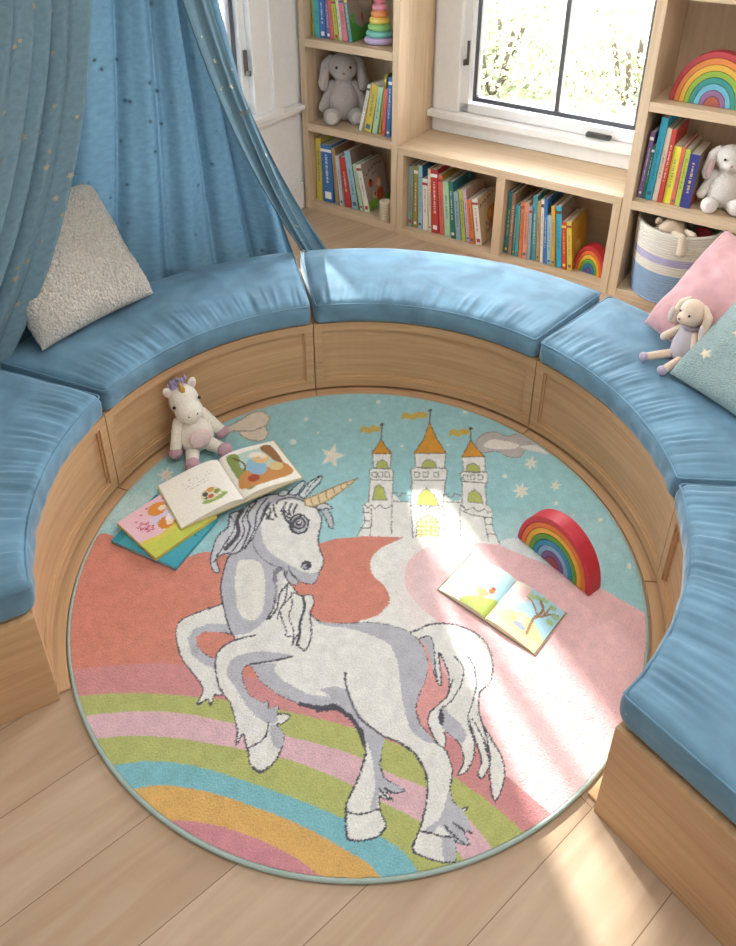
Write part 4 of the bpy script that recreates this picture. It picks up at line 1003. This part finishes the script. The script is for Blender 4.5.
def cov_pink(P):
    P.fill([(0, .62), (.3, .68), (.6, .6), (1, .7), (1, 1), (0, 1)], 'ddce62'); P.fill([(0, .7), (.35, .78), (.7, .7), (1, .8), (1, 1), (0, 1)], 'c8cf5e')
    P.ell(.55, .42, .24, .2, 'd8cbe0'); P.ell(.52, .22, .14, .13, 'dd9344'); P.ell(.47, .55, .13, .12, 'd98c40'); P.ell(.58, .52, .1, .09, 'f0e6ea'); P.ell(.66, .66, .12, .1, '9a8a52'); P.ell(.7, .72, .09, .07, 'ecd0a8'); P.ell(.75, .78, .08, .06, 'd9903e')
    P.ell(.58, .25, .06, .05, 'f0d9c0'); P.ell(.5, .58, .06, .05, 'f0d9c0')
    for c, r in (((.2, .36), .09), ((.24, .47), .07)):
        for k in range(5):
            a = k*1.26; P.line([(c[0]+r*math.cos(a), c[1]+r*math.sin(a)), (c[0]+r*.4*math.cos(a+.6), c[1]+r*.4*math.sin(a+.6)), (c[0]+r*.9*math.cos(a+1), c[1]+r*.9*math.sin(a+1))], .014, 'c4526e')
    for x0, y0 in ((.18, .22), (.3, .15), (.42, .1), (.7, .1), (.85, .2)): P.star(x0, y0, .03, 'd06a86')
zr = RT+.0015
flat_book('turquoise picture book lying lowest of the three on the rug', (-.550, 1.566), (-.460, 1.755), (-.764, 1.668), zr, .011, '3f9fb3', cov_teal)
rp = flat_book('pink and yellow picture book lying on the turquoise one', (-.612, 1.59), (-.462, 1.755), (-.765, 1.722), zr+.0125, .011, 'dcc95e', lambda P: (P.fill([(-1, -1), (2, -1), (2, 2), (-1, 2)], 'ecc3cc', sm=False), cov_pink(P)))
def open_book(label, spb, spt, left, right, z, col, dl, dr, hump=.012):
    """spine runs from spb (near) to spt (far)"""
    L = math.hypot(spt[0]-spb[0], spt[1]-spb[1]); a = math.atan2(spt[1]-spb[1], spt[0]-spb[0])-PI/2
    root = thing('open_book', label, 'book', (spb[0], spb[1], z), (0, 0, a))
    b = MB(); b.box(-left-.004, -.003, 0, -.004, L+.003, .002); b.box(.004, -.003, 0, right+.004, L+.003, .002); b.box(-.004, -.003, 0, .004, L+.003, .0016)
    obj('cover', b, [plain(col, .5)], root)
    def prof(u): return .0025+hump*(math.sin(PI*min(1, u*1.0)**.55)*.9+.25*(1-u)) if u > 0 else .003
    for sg, wd_, dr_, nm in ((-1, left, dl, 'left_page'), (1, right, dr, 'right_page')):
        def top(u, v, sg=sg, wd_=wd_):
            uu = (1-u) if sg < 0 else u
            return (sg*uu*wd_, L*(1-v), prof(uu)+.0006)
        painted(nm, root, 110, 90, top, 1, 1, 'f6f1e6', dr_)
        b = MB(); n = 16; P1 = []; 
        for i in range(n+1):
            u = i/n; P1 += [(sg*u*wd_, 0, .002), (sg*u*wd_, 0, prof(u)), (sg*u*wd_, L, prof(u)), (sg*u*wd_, L, .002)]
        fs = [(4*i+k, 4*i+(k+1) % 4, 4*i+4+(k+1) % 4, 4*i+4+k) for i in range(n) for k in range(4)]+[(3, 2, 1, 0), (4*n, 4*n+1, 4*n+2, 4*n+3)]
        b.add(P1, fs); obj('page_block', b, plain('e5dcc4', .8), root)
    return root
def pg_left(P):
    for k, yy in enumerate((.22, .28, .34, .40)):
        x = .3
        while x < .8-.04*k: P.line([(x, yy), (x+.035, yy-.003)], .006, '9a9aa0', sm=False); x += .06
    P.ell(.62, .78, .2, .07, '9fb163'); P.ell(.6, .67, .16, .12, 'e6ddc2'); P.ell(.52, .64, .04, .05, '5f5a48'); P.ell(.62, .6, .06, .05, 'd09a50'); P.ell(.7, .68, .05, .05, '8a9a50'); P.ell(.58, .72, .05, .04, 'c8604a'); P.ell(.72, .74, .03, .03, 'f0ead6'); P.star(.5, .72, .04, '4f7a45')
def pg_right(P):
    P.fill([(.1, .1), (.9, .1), (.9, .86), (.1, .86)], 'b9cfc6', sm=False)
    P.fill([(.1, .1), (.3, .12), (.22, .4), (.35, .7), (.3, .86), (.1, .86)], '8a9a5a'); P.fill([(.7, .1), (.9, .1), (.9, .6), (.8, .5), (.74, .3)], '9a6f48')
    P.fill([(.1, .6), (.4, .5), (.7, .62), (.9, .55), (.9, .86), (.1, .86)], 'c98f55'); P.ell(.45, .5, .16, .2, '8fb5cc'); P.ell(.6, .35, .14, .12, 'e2bd8a'); P.ell(.66, .3, .06, .06, 'f0dcc0'); P.ell(.75, .6, .12, .1, 'd8c08a'); P.ell(.3, .72, .1, .08, 'a8523c'); P.line([(.2, .15), (.3, .35), (.25, .5)], .03, '6a5138'); P.ell(.55, .22, .12, .06, 'e9e2d2')
open_book('large open picture book lying on two closed ones by the plush unicorn', (-.384, 1.808), (-.494, 1.985), .205, .20, zr+.026, 'cdbf86', pg_left, pg_right, .020)
def sky_l(P):
    P.fill([(0, 0), (1, 0), (1, 1), (0, 1)], 'e9ecdc', sm=False); P.soft(.85, .35, .55, .5, 'a3d2e4', 1); P.fill([(.45, 1), (.6, .75), (.8, .68), (1, .6), (1, 1)], 'b3c46a'); P.ell(.68, .62, .12, .08, 'd9a070'); P.ell(.8, .5, .06, .06, 'c07a40'); P.ell(.8, .44, .05, .025, 'a04a3a'); P.soft(.3, .4, .3, .2, 'ecd0c0', .8); P.ell(.6, .72, .06, .04, 'e8f0f4'); P.line([(.15, .35), (.3, .3), (.4, .33)], .02, 'b8a8a8'); P.soft(.2, .6, .2, .1, 'ecd9d2', .6)
def sky_r(P):
    P.fill([(0, 0), (1, 0), (1, 1), (0, 1)], 'a9d4e4', sm=False); P.fill([(0, .55), (.3, .6), (.55, .5), (1, .72), (1, 1), (0, 1)], 'ddd596'); P.fill([(0, 0), (.3, 0), (.36, .3), (.2, .5), (0, .5)], 'ecdcd0'); P.ell(.1, .62, .12, .06, 'a8b6cc'); P.soft(.3, .2, .2, .2, 'd8a8a8', .8)
    P.line([(.72, .8), (.66, .5), (.7, .25), (.55, .1)], .05, '9a7a5a'); P.line([(.68, .45), (.85, .2), (.95, .15)], .035, '9a7a5a'); P.line([(.68, .4), (.5, .25), (.35, .2)], .03, '9a7a5a'); P.line([(.75, .32), (.78, .08)], .03, '9a7a5a')
    for x, y in ((.5, .1), (.62, .05), (.8, .08), (.92, .2), (.4, .16), (.9, .35)): P.ell(x, y, .07, .05, '9fbf7a', .8)
    P.ell(.5, .66, .1, .06, 'e6b8b0'); P.ell(.52, .56, .03, .08, 'e6b8b0'); P.ell(.55, .76, .12, .05, '9aa4b8'); P.ell(.4, .7, .06, .04, 'b8c080'); P.fill([(0, .85), (.6, .88), (1, .8), (1, 1), (0, 1)], 'e8e0a8')
open_book('open picture book with a tree scene lying on the pink rug area', (.312, 1.4), (.418, 1.523), .152, .152, zr, '8f8a6a', sky_l, sky_r, .014)
# ================================================================== TOYS
def toy_root(name, label, cat, loc, face, group=None, pitch=0):
    """local -Y is the front of the toy; face = heading of the front in degrees"""
    return thing(name, label, cat, loc, (pitch, 0, math.radians(face+90)), group)
def E3(p, c, r, mat, nm, rot=None, parent=None, rm=0, nu=20, nv=14):
    b = MB(); b.ell(c, r, rot=rot, nu=nu, nv=nv); return obj(nm, b, mat, p, smooth=True)
def RX(a): return Matrix.Rotation(math.radians(a), 3, 'X')
def RY(a): return Matrix.Rotation(math.radians(a), 3, 'Y')
def RZ(a): return Matrix.Rotation(math.radians(a), 3, 'Z')
EYE = plain('1a1613', .15)
# ---- plush unicorn, sits on the rug and leans back on the bench
g = onz((201, 451), .013)
u = toy_root('plush_unicorn', 'cream plush unicorn with pink hooves sitting against the left bench', 'plush toy', (g[0], g[1], RT+.006), -58, pitch=0)
u.scale = (1.16, 1.12, 1.06); u.rotation_euler = (math.radians(-9), math.radians(-5), math.radians(32))
CR = plush('f0eadd', 260, .5); PK = plush('c09ba8', 260, .6); LP = plush('e6cfcd', 260, .4)
b = MB(); b.ell((0, .008, .060), (.055, .047, .062)); b.caps((0, .018, .10), (0, .030, .135), .030, .030)
b.ell((0, .030, .178), (.044, .043, .053)); b.ell((0, .002, .152), (.041, .043, .036), rot=RX(20))
obj('body', b, CR, u, remesh=.0045)
E3(u, (0, -.039, .068), (.032, .012, .034), LP, 'tummy_patch')
for sg in (-1, 1):
    b = MB(); b.caps((sg*.036, .016, .118), (sg*.068, -.004, .048), .019, .018); o = obj('arm', b, CR, u, remesh=.0045)
    b = MB(); b.ell((sg*.072, -.008, .036), (.0205, .0205, .021)); obj('hoof', b, PK, o, smooth=True)
    b = MB(); b.caps((sg*.028, -.022, .022), (sg*.046, -.070, .020), .022, .019); o = obj('leg', b, CR, u, remesh=.0045)
    b = MB(); b.ell((sg*.050, -.084, .0225), (.022, .020, .0225)); obj('hoof', b, PK, o, smooth=True)
    b = MB(); b.ell((sg*.036, .038, .218), (.013, .008, .021), rot=RY(sg*22)); o = obj('ear', b, CR, u, smooth=True)
    b = MB(); b.ell((sg*.036, .0315, .217), (.008, .004, .014), rot=RY(sg*22)); obj('inner_ear', b, LP, o, smooth=True)
    E3(u, (sg*.038, -.001, .183), (.0048, .0048, .0052), EYE, 'eye')
    E3(u, (sg*.013, -.041, .156), (.0022, .002, .0025), plain('6a4a3c', .6), 'nostril')
b = MB()
prof = [(0.0115-.0105*k/24+.0007*math.sin(k*1.6), .216+.042*k/24) for k in range(25)]
b.lathe([(0, .21)]+prof+[(0, .2585)], c=(0, .014, 0), nu=16); obj('horn', b, plain('c39a4e', .5, metal=.3), u, smooth=True)
b = MB(); rnd = random.Random(4)
for k in range(46):
    c = Vector((-.004+rnd.gauss(0, .012), .040+rnd.gauss(0, .008), .226+abs(rnd.gauss(0, .007)))); b.tube([c, c+Vector((rnd.gauss(0, .006), rnd.gauss(0, .006), .016))], .0035, nu=6, radii=[.0038, .0012])
b.ell((-.004, .040, .224), (.022, .016, .014)); obj('mane', b, plush('b9b0e0', 300, .8), u, smooth=True)
# ---- rabbits
def rabbit(name, label, loc, face, sc, col, foot, ear_in, nosec, slump=0, group=None):
    u = toy_root(name, label, 'plush toy', loc, face, group)
    m = plush(col, 230/sc**.5, .7); mf = plush(foot, 230, .6)
    S = lambda *t: tuple(x*sc for x in t)
    b = MB(); b.ell(S(0, .012, .085), S(.068, .058, .085)); b.ell(S(0, .022, .135), S(.048, .042, .05)); b.ell(S(0, .012, .225), S(.060, .052, .058)); b.ell(S(0, -.022, .205), S(.034, .030, .026)); b.caps(S(0, .02, .15), S(0, .018, .19), .033*sc, .036*sc)
    obj('body', b, m, u, remesh=.0055*sc)
    for sg in (-1, 1):
        b = MB(); b.caps(S(sg*.045, .018, .150), S(sg*.085, -.002, .062), .021*sc, .022*sc); obj('arm', b, m, u, remesh=.0055*sc)
        b = MB(); b.caps(S(sg*.035, -.02, .034), S(sg*.05, -.05, .032), .030*sc, .028*sc); b.ell(S(sg*.052, -.062, .038), S(.036, .030, .038)); o = obj('leg', b, m, u, remesh=.0055*sc)
        b = MB(); b.ell(S(sg*.053, -.088, .040), S(.024, .007, .026)); obj('foot_pad', b, mf, o, smooth=True)
        b = MB(); b.caps(S(sg*.048, .022, .258), S(sg*.070, .012, .235), .016*sc, .020*sc); b.caps(S(sg*.070, .012, .235), S(sg*.082, -.002, .165), .020*sc, .023*sc); b.caps(S(sg*.082, -.002, .165), S(sg*.080, -.004, .145), .023*sc, .018*sc); o = obj('ear', b, m, u, remesh=.0055*sc)
        b = MB(); b.ell(S(sg*.078, -.021, .185), S(.011, .006, .042), rot=RY(-sg*6)); obj('inner_ear', b, plush(ear_in, 250, .5), o, smooth=True)
        E3(u, S(sg*.028, -.036, .232), S(.0055, .005, .006), EYE, 'eye')
    E3(u, S(0, -.053, .212), S(.007, .004, .005), plain(nosec, .7), 'nose')
    return u
p = F(.175, .14, .498); rabbit('plush_rabbit', 'grey plush rabbit with long ears sitting in the corner bookcase', tuple(p), -86, 1.28, 'bdb3ae', 'cfc7c0', 'c5b6b4', '9a8078')
p = F(2.12, .12, .476); rabbit('plush_rabbit', 'white plush rabbit with pink ears on the shelf beside the books', tuple(p), -106, .98, 'e8e2da', 'ece7e0', 'e0bfc0', 'd09a9a')
# ---- rabbit doll in a lilac dress
g = R(24.6, 1.103)
u = toy_root('rabbit_doll', 'small cream rabbit doll in a lilac dress sitting before the pink pillow', 'doll', (g.x, g.y, .409), 204)
u.scale = (1.13,)*3
CM = plush('e4cdb8', 420, .35); LM = velvet('cfc5cc', 'lilac_knit', .3)
b = MB(); b.ell((0, .012, .150), (.036, .034, .038)); b.ell((0, -.016, .138), (.022, .020, .017)); b.caps((0, .016, .10), (0, .014, .12), .016, .016); obj('body', b, CM, u, remesh=.004)
b = MB(); b.lathe([(0, .004), (.034, .006), (.040, .018), (.037, .05), (.028, .085), (.018, .108), (0, .11)], c=(0, .014, 0), nu=28); obj('dress', b, LM, u, smooth=True)
b = MB(); b.tube([(.021*math.cos(k*PI/10), .014+.019*math.sin(k*PI/10), .108+.002*math.sin(k*2)) for k in range(20)], .006, nu=8, closed=True); obj('collar', b, plush('b8a8b4', 400, .6), u, smooth=True)
for sg in (-1, 1):
    b = MB(); b.caps((sg*.024, .01, .09), (sg*.058, -.012, .045), .0115, .0125); obj('arm', b, CM, u, remesh=.004)
    b = MB(); b.caps((sg*.018, -.012, .014), (sg*.034, -.088, .013), .0135, .0125); o = obj('leg', b, CM, u, remesh=.004)
    b = MB(); b.ell((sg*.0355, -.097, .0135), (.0138, .0115, .0138)); obj('foot', b, plush('b8adc0', 400, .5), o, smooth=True)
    b = MB(); b.caps((sg*.026, .022, .176), (sg*.046, .018, .155), .009, .013); b.caps((sg*.046, .018, .155), (sg*.056, .006, .100), .013, .015); o = obj('ear', b, CM, u, remesh=.004)
    b = MB(); b.ell((sg*.056, -.006, .118), (.009, .004, .026), rot=RY(-sg*8)); obj('inner_ear', b, plush('ddcfca', 400, .4), o, smooth=True)
    E3(u, (sg*.016, -.019, .155), (.0032, .003, .0035), EYE, 'eye')
E3(u, (0, -.036, .142), (.004, .0025, .003), plain('8a6a60', .6), 'nose')
# ---- rainbow stackers
def rainbow(label, loc, rotz, r, dep, cols, hs=1.0, tilt=0, gap=.0012):
    root = thing('rainbow_stacker', label, 'toy', loc, (tilt, 0, rotz))
    n = len(cols); w = r/(n-.05)*.93
    for i, (nm, c) in enumerate(cols):
        ro = r-i*w; ri = ro-w+gap; b = MB(); vs = []; fs = []; k = 40
        if i == n-1: ri = 0.0
        for j in range(k+1):
            a = PI*j/k
            for (q, y) in ((ro, 0), (ro, dep), (ri, dep), (ri, 0)): vs.append((q*math.cos(a), y, q*hs*math.sin(a)))
        for j in range(k):
            for q in range(4): fs.append((4*j+q, 4*j+(q+1) % 4, 4*j+4+(q+1) % 4, 4*j+4+q))
        fs += [(3, 2, 1, 0), (4*k, 4*k+1, 4*k+2, 4*k+3)]
        b.add(vs, fs); o = obj('arch', b, plain(c, .5), root, bevel=.0022, seg=3); o['label'] = f'{nm} wooden arch'
    return root
RBW = [('red', 'c4303f'), ('orange', 'e07536'), ('yellow', 'e8b13c'), ('green', '5c9f38'), ('blue', '2f8fb8'), ('light blue', '86b4d8'), ('purple', '7a5f96'), ('dark pink', '9c4f5c')]
a_ = onz((518, 538), .012); b_ = onz((588, 596), .012)
mx_, my_ = (a_[0]+b_[0])/2, (a_[1]+b_[1])/2
rainbow('red to purple wooden rainbow stacker standing on the pink part of the rug', (mx_, my_, RT+.0015), math.atan2(b_[1]-a_[1], b_[0]-a_[0]), .134, .05, RBW, 1.22)
RB2 = [('red', 'b8454a'), ('orange', 'dd8748'), ('yellow', 'dfae4a'), ('green', '8fae45'), ('teal', '3f8f86'), ('light blue', '6fb0c4'), ('purple', '8f6a92'), ('rust', 'a65a4a')]
rainbow('large wooden rainbow stacker on the top right shelf over the books', tuple(F(2.01, .07, .909)), ROTW, .165, .055, RB2, 1.28)
RB3 = [('red', 'c02f36'), ('orange', 'df6a33'), ('yellow', 'e6b53c'), ('green', '5f9c3a'), ('blue', '2a6f9c'), ('purple', '5b4f88')]
rainbow('small wooden rainbow stacker beside books under the right of the window', tuple(F(1.626, .075, .0355)), ROTW-.12, .080, .06, RB3, 1.75)
# ---- ring stacker
rg = thing('ring_stacker', 'pastel ring stacking toy on the upper corner shelf', 'toy', tuple(F(.425, .10, .943)), (0, 0, ROTW))
b = MB(); b.lathe([(0, 0), (.07, 0), (.07, .004), (.02, .008), (.006, .01), (.006, .2), (0, .2)], nu=24); obj('post', b, M_OAK, rg, smooth=False)
z = .008
for c, r_, nm in (('c3b0da', .074, 'lilac'), ('7cc9c0', .065, 'mint'), ('93cc7c', .057, 'green'), ('f0d36a', .050, 'yellow'), ('f0a064', .043, 'orange'), ('ee9fb4', .036, 'pink'), ('e88aa0', .028, 'rose')):
    b = MB(); hh = .031; b.lathe([(.007, z), (r_-.012, z)]+[(r_-.012+.012*math.cos(a), z+hh/2+hh/2*.95*math.sin(a)) for a in np.linspace(-PI/2, PI/2, 9)]+[(r_-.012, z+hh), (.007, z+hh), (.007, z)], nu=32)
    o = obj('ring', b, plain(c, .35), rg, smooth=True); o['label'] = f'{nm} ring'; z += hh-.0005
# ---- little woven box at the end of the lowest corner shelf
root = thing('pot', 'small cream patterned pot at the end of the lowest corner shelf', 'pot', tuple(F(.512, .035, .0435)), (0, 0, ROTW))
b = MB(); b.lathe([(0, 0), (.026, 0), (.030, .006), (.031, .098), (.029, .108), (.024, .11), (.024, .01), (0, .01)], nu=24); obj('body', b, plain('ddd0b8', .7, bumps=.8, bscale=160), root, smooth=True)
b = MB()
for k in range(6): b.tube([(.0315*math.cos(a), .0315*math.sin(a), .012+k*.016+.003*math.sin(a*6+k)) for a in np.linspace(0, 2*PI, 30)[:-1]], .0013, nu=5, closed=True)
obj('relief', b, plain('c2b294', .8), root, smooth=True)
# ---- rope basket with toys
bk = thing('basket', 'cream, lilac and blue rope basket on the bottom right shelf', 'basket', tuple(F(1.985, .132, .041)), (0, 0, ROTW))
BH = .345; rows = 30; prof = []; 
def br(z): return .166+.019*min(1, z/BH)**.7
mats_ = [plain('e3ddd0', .9, bumps=.9, bscale=300), plain('bab2cf', .9, bumps=.9, bscale=300), plain('8fa8c4', .9, bumps=.9, bscale=300)]
def coil(k0, k1):
    pr = []
    for k in range(k0, k1):
        for q in range(5):
            a = -PI/2+PI*q/4; zz = (k+.5)*BH/rows
            pr.append((br(zz)-.004+.0055*math.cos(a), zz+BH/rows/2*math.sin(a)*.98))
    return pr
for nm, k0, k1, mi in (('blue_band', 0, 13, 2), ('cream_band', 13, 17, 0), ('lilac_band', 17, 20, 1), ('rim_band', 20, 30, 0)):
    pr = coil(k0, k1); inner = [(r-.012, z) for r, z in reversed(pr[::5]+[pr[-1]])]
    b = MB(); b.lathe(pr+inner+[pr[0]], nu=48); obj(nm, b, mats_[mi], bk, smooth=True)
b = MB(); b.lathe([(0, .001), (.162, .001), (.162, .008), (0, .008)], nu=40); obj('base', b, mats_[2], bk)
# toys inside the basket
p = F(1.968, .035, .325); u = toy_root('plush_bear', 'beige plush toy hanging its arms over the basket rim', 'plush toy', tuple(p), -70)
m = plush('cbb59c', 200, .7)
b = MB(); b.ell((0, .04, .0), (.06, .05, .06)); b.ell((0, .0, .058), (.062, .046, .040)); b.ell((0, -.040, .052), (.028, .026, .022)); obj('body', b, m, u, remesh=.006)
for sg in (-1, 1):
    b = MB(); b.caps((sg*.030, -.050, .055), (sg*.026, -.098, .060), .015, .016); b.caps((sg*.026, -.098, .060), (sg*.030, -.112, -.005), .016, .021); obj('arm', b, plush('d8c6b0', 200, .7), u, remesh=.006)
    E3(u, (sg*.052, .03, .085), (.017, .01, .017), m, 'ear')
p = F(2.08, .13, .335); b = MB(); b.ell((0, 0, 0), (.042, .042, .042)); o = obj('ball', b, plain('a83440', .4), smooth=True); o.location = p; tag(o, 'dark red ball inside the rope basket', 'ball')
p = F(2.135, .19, .345); root = thing('toy_block', 'small green toy in the rope basket near its right rim', 'toy', tuple(p), (.3, .2, .4))
b = MB(); b.box(-.022, -.022, -.022, .022, .022, .022); obj('block', b, plain('5f9a5a', .5), root, bevel=.004)
b = MB(); b.ell((0, 0, .03), (.014, .014, .012)); obj('knob', b, plain('8fc47a', .5), root, smooth=True)
# ================================================================== LIGHT AND CAMERA
wd = bpy.data.worlds.new('daylight'); scene.world = wd; wd.use_nodes = True
bg = wd.node_tree.nodes['Background']; bg.inputs[0].default_value = (.94, .975, 1.0, 1); bg.inputs[1].default_value = 10.5
sun = bpy.data.lights.new('sun', 'SUN'); sun.energy = 5.5; sun.angle = math.radians(1.2); sun.color = (1, .97, .91)
so = bpy.data.objects.new('sun', sun); COL.objects.link(so)
el = 33; dh = Vector((.42, -.907, 0)).normalized(); dv = dh*math.cos(math.radians(el))+Vector((0, 0, -math.sin(math.radians(el))))
so.rotation_euler = dv.to_track_quat('-Z', 'Y').to_euler(); so.location = (-3, 6, 4)
def area(nm, loc, to, sx, sy, e, col=(1, .97, .93)):
    l = bpy.data.lights.new(nm, 'AREA'); l.shape = 'RECTANGLE'; l.size = sx; l.size_y = sy; l.energy = e; l.color = col
    o = bpy.data.objects.new(nm, l); COL.objects.link(o); o.location = loc
    o.rotation_euler = (Vector(to)-Vector(loc)).to_track_quat('-Z', 'Y').to_euler()
area('overhead_fill', (.6, 1.2, 2.7), (.6, 1.2, 0), 1.6, 1.6, 15)  # added soft fill from above, no lamp fitting hangs there
def portal(c, n_, sx, sy):
    l = bpy.data.lights.new('window_portal', 'AREA'); l.shape = 'RECTANGLE'; l.size = sx; l.size_y = sy; l.cycles.is_portal = True
    o = bpy.data.objects.new('window_portal', l); COL.objects.link(o); o.location = c; o.rotation_euler = n_.to_track_quat('-Z', 'Y').to_euler()
portal(F(1.24, WT+.12, 1.375), -Vector(N), .96, 1.55)
portal(F(LS-.12, (LT0+LT1)/2, 1.39), Vector(W), 1.39, 1.52)
cam = bpy.data.cameras.new('camera'); co = bpy.data.objects.new('camera', cam); COL.objects.link(co)
co.location = (0, 0, CAM_H); co.rotation_euler = (PI/2-PITCH, 0, 0)
cam.sensor_width = 36; cam.lens = FPX/946*36; cam.shift_y = CYO/946; cam.clip_start = .05
scene.camera = co
vs_ = scene.view_settings; vs_.view_transform = 'Standard'; vs_.look = 'None'; vs_.gamma = 1; vs_.use_curve_mapping = False; vs_.exposure = .82
